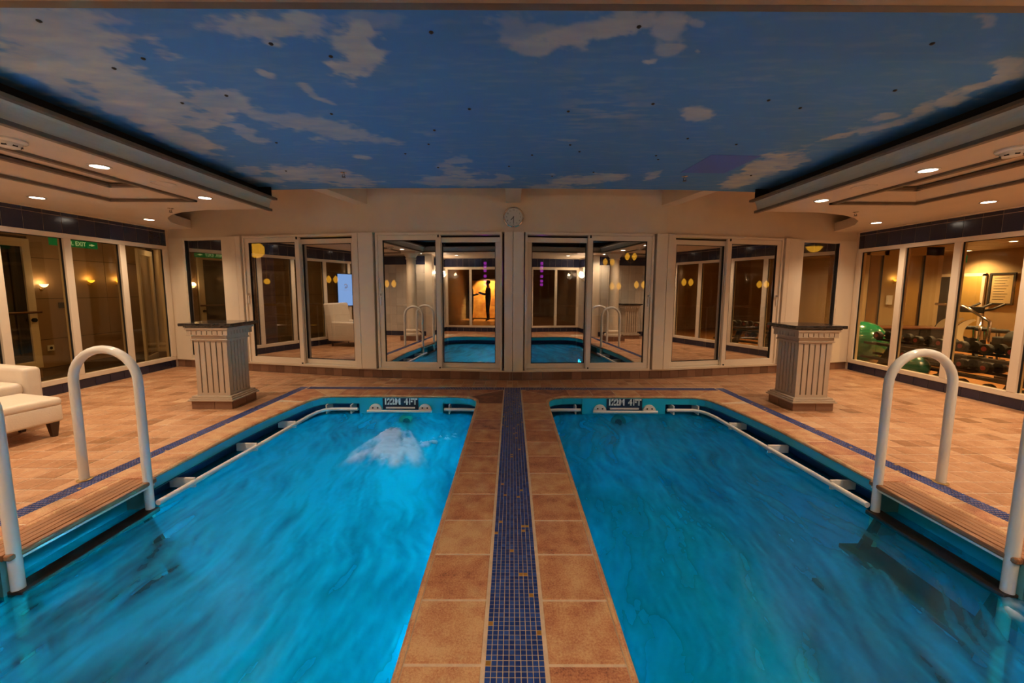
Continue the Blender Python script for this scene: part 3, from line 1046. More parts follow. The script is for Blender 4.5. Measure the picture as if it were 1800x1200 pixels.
# pillars
def pillar(x0, x1, i, proud=0.05):
    M, Lh = seg_frame(i)
    m = MB(); m.box(x0, x1, -proud, 0.16, ZD0, ZD1 + 0.002, M)
    m.obj('pillar', CREAMF, front, bevel=0.004)
def loc_on(i, x):      # facet-local coordinate of world x
    a, b = WALL[i], WALL[i + 1]
    L_ = math.hypot(b[0] - a[0], b[1] - a[1])
    return (x - a[0]) / (b[0] - a[0]) * L_
pillar(loc_on(2, -0.125), seg_frame(2)[1], 2); pillar(0, loc_on(3, 0.16), 3)
pillar(loc_on(1, -2.45), seg_frame(1)[1], 1); pillar(0, loc_on(2, -2.13), 2)
pillar(loc_on(3, 2.19), seg_frame(3)[1], 3); pillar(0, loc_on(4, 2.47), 4)
pillar(loc_on(0, -4.66), seg_frame(0)[1], 0); pillar(0, loc_on(1, -4.46), 1)
pillar(loc_on(4, 4.47), seg_frame(4)[1], 4); pillar(0, loc_on(5, 4.70), 5)
# fixed wall around the narrow windows
for i, (a, b), (c, d) in ((0, (-XW, -5.66), (-4.86, -4.66)), (5, (4.70, 4.86), (5.64, XW))):
    M, Lh = seg_frame(i)
    for (p, q) in ((a, b), (c, d)):
        x0, x1 = max(0, loc_on(i, p)), min(Lh, loc_on(i, q))
        m = MB(); m.box(x0, x1, -0.02, 0.16, ZD0, ZD1, M); m.obj('wall_panel', CREAMF, front)

def door_unit(i, xa, xb, name, front_left, handle, label):
    """double sliding door between world x positions on facet i"""
    M, Lh = seg_frame(i)
    x0, x1 = loc_on(i, xa), loc_on(i, xb)
    root = bpy.data.objects.new(name, None); COL.objects.link(root)
    root.matrix_world = M @ Matrix.Translation((x0, 0, 0))
    W = x1 - x0
    tag(root, label, None, None, 'structure')
    m = MB()
    f = 0.035
    for (a, b, c, d) in ((0, W, ZD1 - f, ZD1), (0, W, ZD0, ZD0 + 0.02), (0, f, ZD0, ZD1), (W - f, W, ZD0, ZD1)):
        m.box(a, b, -0.03, 0.13, c, d)
    m.obj('frame', CREAMF, root, bevel=0.003)
    mid = W / 2
    ov = 0.035
    for k, (a, b) in enumerate(((f, mid + ov), (mid - ov, W - f))):
        isf = (k == 0) == front_left
        yy = -0.012 if isf else 0.055
        if isf: pass
        t = 0.075
        z0, z1 = ZD0 + 0.022, ZD1 - f - 0.002
        if not isf:
            z1 -= 0.03; z0 += 0.0
        m = MB()
        m.box(a, b, yy, yy + 0.045, z1 - t, z1); m.box(a, b, yy, yy + 0.045, z0, z0 + t + (0.01 if isf else 0))
        m.box(a, a + t, yy, yy + 0.045, z0 + t, z1 - t); m.box(b - t, b, yy, yy + 0.045, z0 + t, z1 - t)
        leaf = m.obj('door_leaf', CREAMF, root, bevel=0.003)
        m = MB(); m.box(a + t - 0.002, b - t + 0.002, yy + 0.02, yy + 0.026, z0 + t - 0.002, z1 - t + 0.002)
        m.obj('glass_pane', GLASSF, leaf)
        m = MB()
        for (p, q, r_, s_) in ((a + t, b - t, z1 - t - 0.008, z1 - t), (a + t, b - t, z0 + t, z0 + t + 0.008), (a + t, a + t + 0.008, z0 + t, z1 - t), (b - t - 0.008, b - t, z0 + t, z1 - t)):
            m.box(p, q, yy + 0.004, yy + 0.03, r_, s_)
        m.obj('seal', BLACK, leaf)
        if (k == 0 and handle == 'left') or (k == 1 and handle == 'right'):
            hx = a + 0.025 if k == 0 else b - 0.025
            m = MB()
            m.tube([(hx, yy - 0.045, 1.30), (hx + (0.012 if k == 0 else -0.012), yy - 0.05, 1.42), (hx, yy - 0.045, 1.56)], 0.010, 8)
            m.box(hx - 0.012, hx + 0.012, yy - 0.045, yy, 1.29, 1.32)
            m.obj('handle', WHITEP, leaf)
            m = MB(); m.box(hx - 0.012, hx + 0.012, yy - 0.014, yy, 1.14, 1.27); m.obj('lock', WHITEP, leaf, bevel=0.003)
    m = MB()
    m.box(mid - 0.006, mid + 0.012, -0.028, 0.0, ZD1 - 0.075, ZD1 - 0.03); m.box(mid - 0.006, mid + 0.012, -0.028, 0.0, ZD0 + 0.01, ZD0 + 0.04)
    m.obj('guide_block', BLACK, root)
    return root
door_unit(2, -2.10, -0.16, 'door_1', True, 'left', 'double sliding glass door left of the wall clock')
door_unit(3, 0.18, 2.16, 'door_2', False, 'right', 'double sliding glass door right of the wall clock')
door_unit(1, -4.44, -2.43, 'door_3', True, 'left', 'sliding glass door beside the left pedestal')
door_unit(4, 2.46, 4.45, 'door_4', False, 'right', 'sliding glass door beside the right pedestal')
for i, xa, xb, nm, lb in ((0, -5.66, -4.86, 'window_1', 'narrow fixed window behind the left pedestal'), (5, 4.86, 5.64, 'window_2', 'narrow fixed window behind the right pedestal')):
    M, Lh = seg_frame(i)
    x0, x1 = loc_on(i, xa), loc_on(i, xb)
    root = bpy.data.objects.new(nm, None); COL.objects.link(root); root.matrix_world = M @ Matrix.Translation((x0, 0, 0))
    tag(root, lb, None, None, 'structure')
    W = x1 - x0
    m = MB(); m.box(0, W, 0.03, 0.036, 0.2, ZD1 - 0.03); m.obj('glass_pane', GLASSF, root)
    m = MB()
    for q in ((0, W, ZD1 - 0.04, ZD1), (0, W, ZD0, 0.22), (0, 0.012, 0.2, ZD1), (W - 0.012, W, 0.2, ZD1)):
        m.box(q[0], q[1], -0.01, 0.08, q[2], q[3])
    m.obj('frame', CREAMF, root)
    m = MB()
    for q in ((0.012, 0.022, 0.22, ZD1 - 0.04), (W - 0.022, W - 0.012, 0.22, ZD1 - 0.04)):
        m.box(q[0], q[1], 0.0, 0.04, q[2], q[3])
    m.obj('seal', BLACK, root)

# beams from the wall to the mural panel
for x, dx in ((0.0, 0.0), (-2.32, -0.25), (2.36, 0.25)):
    y0 = wall_y(x)
    m = MB()
    w = 0.105
    a = (x - w, y0); b = (x + w, y0); c = (x + w + dx, 5.05); d = (x - w + dx, 5.05)
    m.prism([a, b, c, d], 2.665 if x == 0 else 2.672, 2.93)
    m.obj('beam', COVE if x == 0 else CREAM, front, bevel=0.003)

# ------------------------------------------------------------------ side walls
def side_wall(sx):
    s = 'left' if sx < 0 else 'right'
    def bx(mb, a, b, y0, y1, z0, z1):   # a,b measured from the room face outwards
        x0, x1 = sx * (XW + a), sx * (XW + b)
        mb.box(min(x0, x1), max(x0, x1), y0, y1, z0, z1)
    w = MB()
    bx(w, 0.01, 0.14, 0.72, 7.06, 0.0, 0.13)
    bx(w, 0.01, 0.14, 0.72, 7.06, 2.11, 2.95)
    bx(w, 0.0, 0.14, 6.99, 7.10, 0.13, 2.95)
    bx(w, 0.0, 0.14, 0.72, 1.0, 0.13, 2.11)
    wall = w.obj('wall_' + s, CREAM, kind='structure')
    tag(wall, 'glazed side wall with navy tile frieze on the %s' % s)
    m = MB()   # tiny cornice
    bx(m, -0.03, 0.02, 0.72, 7.05, 2.385, 2.40)
    m.obj('cornice', CREAM, wall)
    y = 7.0 - 0.21 * 0.4
    first = True
    yy = [7.0]
    t = 6.89
    while t > 0.75:
        yy.append(t); t -= 0.212
    yy.append(0.74)
    for a, b in zip(yy, yy[1:]):
        m = MB(); m.tint = random.uniform(0.2, 0.8); bx(m, -0.004, 0.02, b + 0.003, a - 0.003, 2.113, 2.332); m.obj('frieze_tile', NAVY, wall)
        m = MB(); m.tint = random.uniform(0.2, 0.8); bx(m, -0.004, 0.02, b + 0.003, a - 0.003, 2.3395, 2.384); m.obj('frieze_tile', NAVY, wall)
        m = MB(); m.tint = random.uniform(0.2, 0.8); bx(m, -0.006, 0.02, b + 0.003, a - 0.003, 0.003, 0.127); m.obj('skirting_tile', NAVY, wall)
    gr = MB(); bx(gr, 0.0, 0.012, 0.74, 7.0, 2.111, 2.386); bx(gr, 0.0, 0.012, 0.74, 7.0, 0.0, 0.129); gr.obj('grout', GROUT_B, wall)
    # glazing
    root = empty('window_%d' % (3 if sx < 0 else 4), (sx * XW, 4.0, 0), 0, 'long interior glazing with cream mullions on the %s' % s, None, None, 'structure')
    inv = (-sx * XW, -4.0, 0)
    m = MB()
    bx(m, -0.012, 0.07, 1.0, 7.0, 0.13, 0.195); bx(m, -0.012, 0.07, 1.0, 7.0, 2.05, 2.112)
    o = m.obj('frame', CREAMF, root, bevel=0.003); o.location = inv
    ms = [7.0 - 0.03]
    yv = 6.20
    while yv > 1.1:
        ms.append(yv); yv -= 0.762
    ms.append(1.03)
    for yv in ms:
        m = MB(); bx(m, -0.014, 0.07, yv - 0.045, yv + 0.045, 0.195, 2.05)
        o = m.obj('mullion', CREAMF, root, bevel=0.003); o.location = inv
    for a, b in zip(ms, ms[1:]):
        pane_solid = sx < 0 and 3.0 < (a + b) / 2 < 3.7
        m = MB(); bx(m, 0.03, 0.036, b + 0.045, a - 0.045, 0.195, 2.05)
        o = m.obj('glass_pane', GLASSS, root); o.location = inv
        m = MB()
        bx(m, 0.012, 0.03, a - 0.055, a - 0.045, 0.195, 2.05); bx(m, 0.012, 0.03, b + 0.045, b + 0.055, 0.195, 2.05)
        bx(m, 0.012, 0.03, b + 0.045, a - 0.045, 2.042, 2.05)
        o = m.obj('seal', BLACK, root); o.location = inv
    return wall
side_wall(-1); side_wall(1)

# ------------------------------------------------------------------ walls behind the camera
wb = MB()
wb.box(-BX, BX, BY0 - 0.12, BY0 - 0.0, 0, 0.14); wb.box(-BX, BX, BY0 - 0.12, BY0, 2.11, 2.95)
back = wb.obj('wall_back', CREAM, kind='structure'); tag(back, 'glazed wall behind the camera')
for z0, z1, st in ((0.003, 0.135, 0.2), (2.115, 2.385, 0.2)):
    x = -BX
    while x < BX - 0.01:
        m = MB(); m.tint = random.uniform(0.2, 0.8); m.box(x + 0.002, x + st - 0.002, BY0 - 0.01, BY0 + 0.006, z0, z1); m.obj('frieze_tile', NAVY, back); x += st
root = empty('window_5', (0, BY0, 0), 0, 'row of tall panes behind the camera', None, None, 'structure')
m = MB(); m.box(-BX, BX, -0.07, 0.012, 0.14, 0.20); m.box(-BX, BX, -0.07, 0.012, 2.03, 2.11); m.obj('frame', CREAMF, root)
mx = [-BX + 0.04, -2.35, -1.45, -0.72, 0.0, 0.74, 1.62, 2.42, BX - 0.04]
for x in mx:
    m = MB(); m.box(x - 0.04, x + 0.04, -0.07, 0.014, 0.2, 2.03); m.obj('mullion', CREAMF, root, bevel=0.003)
for a, b in zip(mx, mx[1:]):
    m = MB(); m.box(a + 0.04, b - 0.04, -0.035, -0.029, 0.2, 2.03); m.obj('glass_pane', GLASSB, root)
def tiled_wall(name, p0, p1, n_in, label):
    """white tiled wall from p0 to p1, n_in = direction into the room"""
    a = Vector((*p0, 0)); b = Vector((*p1, 0)); d = (b - a).normalized(); L_ = (b - a).length
    n = Vector((*n_in, 0))
    M = Matrix(((d.x, n.x, 0, a.x), (d.y, n.y, 0, a.y), (0, 0, 1, 0), (0, 0, 0, 1)))
    m = MB(); m.box(0, L_, -0.12, -0.008, 0, 2.95, M)
    w = m.obj(name, GROUT_B, kind='structure'); tag(w, label)
    nx = max(1, round(L_ / 0.21)); st = L_ / nx
    for i in range(nx):
        for k in range(-1, 9):
            z0, z1 = (0.003, 0.135) if k == -1 else (0.139 + k * 0.2464, 0.139 + (k + 1) * 0.2464 - 0.004)
            nav = k == -1 or k == 8
            m = MB(); m.tint = random.uniform(0.2, 0.8)
            m.box(i * st + 0.002, (i + 1) * st - 0.002, -0.01, 0.0, z0, z1, M)
            m.obj('wall_tile', NAVY if nav else WTILE, w)
    return w
for sx, s in ((-1, 'left'), (1, 'right')):
    tiled_wall('wall_back_' + s, (sx * BX, BY1), (sx * XW, BY1), (0, 1), 'white tiled wall behind the camera on the %s' % s)
    tiled_wall('wall_return_' + s, (sx * BX, BY0), (sx * BX, BY1), (-sx, 0), 'short white tiled return wall behind the camera on the %s' % s)

# ------------------------------------------------------------------ ceiling: painted sky panel
CL = [(-2.3,2.14,0.33,0.13,-0.25,0.2,0.8),(-2.72,2.4,0.09,0.23,-0.38,0.27,0.8),(-2.42,2.45,0.04,0.3,-0.28,0.22,0.7),(-2.48,2.72,-0.04,0.41,-0.24,0.2,0.75),(-2.43,2.96,0.12,0.3,-0.26,0.25,0.8),(-2.07,2.96,0.17,0.09,-0.2,0.25,0.75),(-2.93,2.76,-0.1,0.38,-0.23,0.17,0.6),(-2.81,3.21,-0.07,0.59,-0.23,0.21,0.7),(-2.85,3.63,-0.01,0.4,-0.24,0.25,0.7),(-1.55,3.3,0.49,0.34,-0.1,0.18,0.65),(-1.83,3.1,0.19,0.1,-0.09,0.14,0.5),(-2.85,4.47,0.15,0.05,-0.11,0.17,0.6),(-2.91,4.88,0.22,0.08,-0.14,0.23,0.6),(-2.16,3.45,0.07,0.17,-0.06,0.08,0.6),(-1.26,2.07,0.2,0.06,-0.09,0.12,0.85),(-1.06,2.11,0.08,0.13,-0.1,0.11,0.8),(-0.9,2.2,0.01,0.13,-0.12,0.11,0.85),(-0.91,2.38,0.09,0.07,-0.09,0.15,0.95),(-1.44,2.51,0.04,0.04,-0.03,0.04,0.7),(-1.3,2.75,0.03,0.15,-0.04,0.05,0.7),(-0.69,2.02,0.16,-0.0,-0.02,0.06,0.35),(0.18,2.12,0.24,-0.07,0.03,0.15,0.5),(0.31,2.08,0.17,-0.08,0.04,0.12,0.7),(0.49,2.03,0.15,-0.04,0.04,0.1,0.7),(0.1,2.24,0.12,-0.02,0.01,0.07,0.6),(0.74,2.05,0.08,-0.0,0.05,0.12,0.6),(0.79,2.23,0.09,0.04,0.01,0.06,0.6),(0.76,2.36,0.05,0.01,0.01,0.04,0.7),(0.95,2.27,0.02,-0.0,0.01,0.02,0.5),(0.87,2.02,0.05,-0.0,0.02,0.03,0.5),(1.31,3.01,0.12,0.04,0.05,0.13,0.8),(2.18,2.02,0.05,-0.0,0.06,0.05,0.5),(2.88,2.56,-0.09,-0.19,0.12,0.08,0.8),(2.91,2.74,-0.01,-0.15,0.11,0.08,0.8),(2.86,2.91,0.03,-0.15,0.09,0.07,0.7),(2.85,3.14,0.06,-0.19,0.08,0.08,0.7),(2.74,3.37,0.13,-0.22,0.07,0.07,0.6),(2.69,3.05,0.08,-0.07,0.06,0.06,0.6),(2.93,2.47,-0.03,-0.09,0.13,0.08,0.6),(2.57,4.19,0.12,-0.24,0.21,0.29,0.85),(2.63,4.78,0.11,-0.26,0.18,0.28,0.8),(2.74,4.09,0.08,-0.08,0.16,0.21,0.7),(-2.35,4.56,0.27,0.09,-0.17,0.31,0.7),(-2.08,4.67,0.33,0.11,-0.15,0.32,0.7),(-1.9,4.86,0.22,0.19,-0.11,0.25,0.6),(-0.58,4.05,0.11,-0.0,-0.03,0.21,0.6),(-0.57,4.43,0.18,0.18,-0.04,0.2,0.6),(-0.76,4.89,0.41,-0.01,-0.05,0.31,0.7),(-0.36,4.93,0.34,-0.01,-0.01,0.21,0.6),(-0.15,4.69,0.16,-0.0,-0.0,0.14,0.6),(0.71,4.81,0.33,-0.01,0.04,0.25,0.75),(1.01,4.67,0.24,-0.08,0.05,0.18,0.7),(0.47,5.05,0.35,-0.01,0.02,0.19,0.6),(1.52,4.55,0.1,-0.14,0.05,0.13,0.7),(-1.49,3.98,0.08,0.02,-0.03,0.08,0.7),(-0.72,3.41,0.12,0.09,-0.02,0.06,0.3),(0.46,3.54,0.12,-0.0,0.01,0.04,0.4),(0.62,2.93,0.36,-0.0,0.12,0.53,0.3),(0.37,2.62,0.21,-0.0,0.03,0.21,0.2),(1.39,2.61,0.28,0.14,0.04,0.12,0.18),(1.0,3.02,0.25,-0.0,0.1,0.28,0.2)]
ZC = 2.66
def mural():
    m, nt, out = new_mat('sky_mural')
    L = nt.links
    b = N(nt, 'ShaderNodeBsdfPrincipled', i_Roughness=0.75)
    b.inputs['Specular IOR Level'].default_value = 0.15
    a = N(nt, 'ShaderNodeAttribute', attribute_name='cloud')
    geo = N(nt, 'ShaderNodeNewGeometry')
    n1 = N(nt, 'ShaderNodeTexNoise', i_Scale=1.3, i_Detail=4.0); L.new(geo.outputs['Position'], n1.inputs['Vector'])
    mx = N(nt, 'ShaderNodeMix', data_type='RGBA')
    mx.inputs[6].default_value = (0.09, 0.30, 0.66, 1); mx.inputs[7].default_value = (0.14, 0.34, 0.63, 1)
    L.new(n1.outputs[0], mx.inputs[0])
    mp = N(nt, 'ShaderNodeMapping'); mp.inputs['Scale'].default_value = (3, 9, 1); L.new(geo.outputs['Position'], mp.inputs[0])
    n2 = N(nt, 'ShaderNodeTexNoise', i_Scale=1.6, i_Detail=6.0); L.new(mp.outputs[0], n2.inputs['Vector'])
    mc = N(nt, 'ShaderNodeMix', data_type='RGBA')
    mc.inputs[6].default_value = (0.40, 0.48, 0.54, 1); mc.inputs[7].default_value = (0.74, 0.78, 0.68, 1)
    L.new(n2.outputs[0], mc.inputs[0])
    m2 = N(nt, 'ShaderNodeMix', data_type='RGBA')
    L.new(a.outputs['Fac'], m2.inputs[0]); L.new(mx.outputs[2], m2.inputs[6]); L.new(mc.outputs[2], m2.inputs[7])
    L.new(m2.outputs[2], b.inputs['Base Color']); L.new(b.outputs[0], out.inputs[0])
    return m
def edge_y(x):
    ax = abs(x)
    return 5.175 + 0.045 * (ax / 2.2) ** 2 + (0.05 * max(0, ax - 2.2))
nx_, ny_ = 560, 300
xs = np.linspace(-3.7, 3.7, nx_); 
X = np.tile(xs, (ny_, 1)); tt = np.linspace(0, 1, ny_)[:, None]
EY = 5.175 + 0.045 * (np.abs(X) / 2.2) ** 2 + 0.05 * np.maximum(0, np.abs(X) - 2.2)
Y = 1.45 + (EY - 1.45) * tt
wx = X + 0.17 * (fbm(X * 4, Y * 4, 6, 2) - 0.5) * 2 + 0.05 * (fbm(X * 18, Y * 18, 4, 3) - 0.5) * 2; wy = Y + 0.15 * (fbm(X * 4 + 50, Y * 4, 6, 8) - 0.5) * 2 + 0.05 * (fbm(X * 18 + 9, Y * 18, 4, 4) - 0.5) * 2
fx = fbm(X * 7 + 3, Y * 9, 5, 13); fw = fbm(X * 6 + Y * 2, Y * 26, 4, 19)
cl = np.zeros_like(X)
for cx, cy, ax, ay, bx_, by_, st in CL:
    det = ax * by_ - ay * bx_
    if abs(det) < 1e-7: det = 1e-7
    big = math.sqrt(abs(det)) > 0.12
    qx, qy = (wx, wy) if big else (X * 0.65 + wx * 0.35, Y * 0.65 + wy * 0.35)
    dx, dy = qx - cx, qy - cy
    u = (dx * by_ - dy * bx_) / det; v = (ax * dy - ay * dx) / det
    d = np.sqrt(u * u + v * v)
    if st < 0.31:
        k = np.clip(1.2 - d, 0, 1) * st * np.clip((fw - 0.38) * 5, 0, 1.4)
    else:
        k = np.clip((1.12 - d + (fx - 0.5) * 1.5 + (fw - 0.5) * 0.5) / 0.42, 0, 1) * st
    cl = np.maximum(cl, k)
cl = np.clip(cl * (0.35 + 1.15 * fbm(X * 4 + Y, Y * 11, 6, 33)), 0, 1)
cl = np.maximum(cl, 0.10 * np.clip((fw - 0.5) * 4, 0, 1))
V = np.stack([X.ravel(), Y.ravel(), np.full(X.size, ZC)], 1)
I = np.arange(X.size).reshape(X.shape)
F = np.stack([I[:-1, :-1].ravel(), I[1:, :-1].ravel(), I[1:, 1:].ravel(), I[:-1, 1:].ravel()], 1)
me = bpy.data.meshes.new('ceiling'); me.from_pydata(V.tolist(), [], F.tolist())
at = me.attributes.new('cloud', 'FLOAT', 'POINT'); at.data.foreach_set('value', cl.ravel().astype(np.float32))
me.materials.append(mural())
ceiling = bpy.data.objects.new('ceiling', me); COL.objects.link(ceiling); tag(ceiling, 'ceiling panel painted as a blue sky with clouds', None, None, 'structure')
# panel edge and the real ceiling above
m = MB()
ex = [-3.7 + 7.4 * i / 40 for i in range(41)]
m.add([(x, edge_y(x), ZC - 0.002) for x in ex] + [(x, edge_y(x), ZC + 0.02) for x in ex], [(i, i + 1, 42 + i, 41 + i) for i in range(40)])
m.add([(x, edge_y(x), ZC - 0.002) for x in ex] + [(x, edge_y(x) - 0.012, ZC - 0.002) for x in ex], [(i, i + 1, 42 + i, 41 + i) for i in range(40)])
m.obj('panel_edge', CREAM, ceiling)
m = MB(); m.box(-6.2, 6.2, -0.8, 7.3, 2.95, 3.0)
o = m.obj('ceiling_upper', CREAM, kind='structure'); tag(o, 'upper ceiling above the painted panel')
m = MB(); m.box(-3.75, 3.75, 1.4, 5.1, 2.70, 2.72); m.obj('panel_backing', BLACK, ceiling)
# access hatch
m = MB(); m.prism([(1.80, 4.45), (2.28, 4.47), (2.33, 3.90), (1.85, 3.88)], ZC - 0.004, ZC - 0.001)
m.obj('access_hatch', pbr('hatch_blue', (0.10, 0.20, 0.62), 0.7), ceiling)
stars = [(-2.27, 2.04), (-2.06, 2.35), (-2.32, 2.45), (-2.28, 2.88), (-1.9, 2.77), (-1.27, 2.21), (-1.01, 2.32), (-1.33, 3.04), (-2.07, 3.62), (-0.42, 2.11), (-0.32, 2.95), (-0.64, 3.33), (-0.75, 3.64), (-1.02, 3.89), (-0.79, 4.31), (-0.05, 4.26), (0.17, 3.91), (0.38, 2.98), (0.49, 3.64), (0.6, 3.81), (0.86, 4.45), (0.43, 4.61), (0.59, 2.06), (0.94, 2.86), (1.34, 3.91), (1.4, 4.02), (1.45, 3.48), (1.93, 3.61), (1.69, 2.8), (1.98, 2.91), (2.4, 2.66), (2.13, 2.18), (2.62, 4.55), (-2.46, 4.46)]
m = MB(); m.lathe([(0.0105, 0.0), (0.012, -0.003), (0.006, -0.008), (0.0005, -0.009)], (0, 0, 0), 10)
st_me = m.mesh('star_light', DARKM)
for x, y in stars:
    o = bpy.data.objects.new('star_light', st_me); COL.objects.link(o); o.location = (x, y, ZC); o.parent = ceiling

# ------------------------------------------------------------------ soffits
ARC = [(3.10, 5.20), (3.45, 5.235), (3.95, 5.28), (4.42, 5.45), (4.75, 5.665), (5.0, 5.90), (5.24, 6.24), (5.36, 6.52), (5.43, 6.78), (5.50, 7.0)]
TR = (3.66, 4.62, 4.70)      # tray recess: x inner, x outer, y far
def soffit(sx):
    s = 'left' if sx < 0 else 'right'
    m = MB()
    def pr(poly): m.prism([(sx * x, y) for x, y in poly], HC, HC + 0.14)
    pr([(3.10, 1.30), (TR[0], 1.30), (TR[0], 4.70), (3.10, 4.70)])
    pr([(TR[1], 0.72), (XW, 0.72), (XW, 4.70), (TR[1], 4.70)])
    pr([(TR[0], 0.72), (TR[1], 0.72), (TR[1], 1.30), (TR[0], 1.30)])
    pr([(3.10, 4.70), (3.45, 4.70), ARC[1], ARC[0]])
    pr([(3.45, 4.70), (4.42, 4.70), ARC[3], ARC[2], ARC[1]])
    pr([(4.42, 4.70), (5.0, 4.70), ARC[5], ARC[4], ARC[3]])
    pr([(5.0, 4.70), (XW, 4.70), (XW, 6.24), ARC[6], ARC[5]])
    pr([ARC[6], (XW, 6.24), (XW, 7.1), ARC[9], ARC[8], ARC[7]])
    so = m.obj('ceiling_soffit_' + s, PLASTER, kind='structure'); tag(so, 'lowered plaster ceiling over the %s deck' % s)
    # crown: two brown strips with a concave cove between
    cove = [(3.10, 2.40)] + [(3.10 - 0.065 * (1 - math.cos(a)), 2.40 + 0.125 * math.sin(a)) for a in np.linspace(0.0, PI / 2, 8)][1:] + [(3.16, 2.53), (3.16, 2.40)]
    m = MB(); m.extrude([(sx * x, z) for x, z in cove], (0, 1.55, 0), (0, 5.20, 0), (1, 0, 0), (0, 0, 1)); m.obj('crown_cove', COVE, so)
    m = MB(); m.box(min(sx * 3.07, sx * 3.12), max(sx * 3.07, sx * 3.12), 1.55, 5.215, 2.372, 2.404); m.obj('crown_strip', TRIM, so, bevel=0.005)
    m = MB(); m.box(min(sx * 3.005, sx * 3.06), max(sx * 3.005, sx * 3.06), 1.55, 5.225, 2.512, 2.54); m.obj('crown_strip', TRIM, so, bevel=0.005)
    m = MB(); m.box(min(sx * 3.04, sx * 3.25), max(sx * 3.04, sx * 3.25), 1.55, 5.15, 2.54, 2.548); m.box(min(sx * 3.20, sx * 3.24), max(sx * 3.20, sx * 3.24), 1.55, 5.16, 2.54, 2.70)
    m.box(min(sx * 3.04, sx * 3.24), max(sx * 3.04, sx * 3.24), 5.15, 5.165, 2.54, 2.66)
    m.obj('cove_lining', BLACK, so)
    # tray recess
    x0, x1, y1 = TR
    y0 = 1.30
    def ring(a, z0, z1, w, mat, nm):
        mm = MB()
        X0, X1, Y0, Y1 = x0 + a, x1 - a, y0 + a, y1 - a
        for (p, q, r_, t_) in ((X0, X0 + w, Y0, Y1), (X1 - w, X1, Y0, Y1), (X0, X1, Y0, Y0 + w), (X0, X1, Y1 - w, Y1)):
            mm.box(min(sx * p, sx * q), max(sx * p, sx * q), r_, t_, z0, z1)
        return mm.obj(nm, mat, so, bevel=0.003)
    ring(-0.02, HC - 0.022, HC + 0.006, 0.05, TRIM, 'tray_trim')
    # sloped sides
    mm = MB()
    h = HC + 0.10; k = 0.26
    A = [(x0, y0), (x1, y0), (x1, y1), (x0, y1)]; B = [(x0 + k, y0 + k), (x1 - k, y0 + k), (x1 - k, y1 - k), (x0 + k, y1 - k)]
    mm.add([(sx * x, y, HC) for x, y in A] + [(sx * x, y, h) for x, y in B], [(i, (i + 1) % 4, 4 + (i + 1) % 4, 4 + i) for i in range(4)])
    mm.add([(sx * x, y, h + 0.02) for x, y in B], [(0, 1, 2, 3)])
    mm.obj('tray_cove', PLASTER, so)
    ring(k - 0.03, h - 0.024, h + 0.006, 0.06, TRIM, 'tray_trim')
    return so
soffit(-1); soffit(1)
# near transverse soffit with the moulding seen at the top of the picture
m = MB(); m.box(-3.66, 3.66, 0.715, 1.50, HC, HC + 0.14); m.box(-BX, BX, BY0, 0.715, HC, HC + 0.14)
sn = m.obj('ceiling_soffit_near', PLASTER, kind='structure'); tag(sn, 'lowered plaster ceiling above the camera')
m = MB(); m.box(-3.12, 3.12, 1.455, 1.50, HC - 0.012, HC + 0.0); m.obj('crown_strip', pbr('light_trim', (0.42, 0.27, 0.16), 0.45), sn, bevel=0.004)
m = MB(); m.box(-3.12, 3.12, 1.50, 1.545, HC - 0.006, HC + 0.02); m.obj('crown_strip', TRIM, sn, bevel=0.004)
m = MB(); m.box(-3.12, 3.12, 1.50, 1.52, HC + 0.02, HC + 0.14); m.obj('crown_cove', COVE, sn)

# downlights
dl_me = {}
def downlight(x, y, label, power=1.0, z=HC):
    root = empty('downlight', (x, y, z), 0, label, 'ceiling light', 'recessed downlights in the lowered ceilings')
    if not dl_me:
        m = MB(); m.lathe([(0.058, 0.0), (0.072, 0.0), (0.078, -0.004), (0.074, -0.008), (0.060, -0.008), (0.058, -0.002)], (0, 0, 0), 28, cap=False); dl_me['rim'] = m.mesh('rim', WHITEP)
        m = MB(); m.lathe([(0.060, -0.003), (0.0005, -0.003)], (0, 0, 0), 24, cap=False); dl_me['lens'] = m.mesh('lens', LENS)
    for k in ('rim', 'lens'):
        o = bpy.data.objects.new(k, dl_me[k]); COL.objects.link(o); o.parent = root
    link_light('lamp_light', 'SPOT', (0, 0, -0.02), K_DOWN * power, WARM, root, (0, 0, 0), 0.055, spot=135, blend=0.85)
for sx, s in ((-1, 'left'), (1, 'right')):
    downlight(sx * 3.44, 3.43, 'lit downlight beside the smoke detector, inner row of the %s ceiling' % s)
    downlight(sx * 3.44, 4.57, 'lit downlight above the %s pedestal' % s)
    downlight(sx * 5.34, 4.60, 'lit downlight of the outer row near the %s glazing' % s)
    downlight(sx * 5.37, 6.02, 'lit downlight in the far corner of the %s ceiling' % s)
    downlight(sx * 5.34, 3.15, 'lit downlight of the outer row, off to the near %s' % s)
    downlight(sx * 5.34, 1.75, 'lit downlight of the outer row, nearest on the %s' % s)
    downlight(sx * 3.40, 2.25, 'lit downlight above the near handrail, %s side' % s)
    downlight(sx * 3.38, 1.05, 'lit downlight over the column, %s side' % s)
    downlight(sx * 2.5, 0.5, 'added fill downlight at the %s end of the near ceiling, out of view' % s, 0.9)  # lamps over the camera, added out of view for their light
    downlight(sx * 1.1, 0.5, 'added fill downlight in the middle of the near ceiling, out of view, %s of centre' % s, 0.9)  # likewise added, to brighten the far wall from the near end

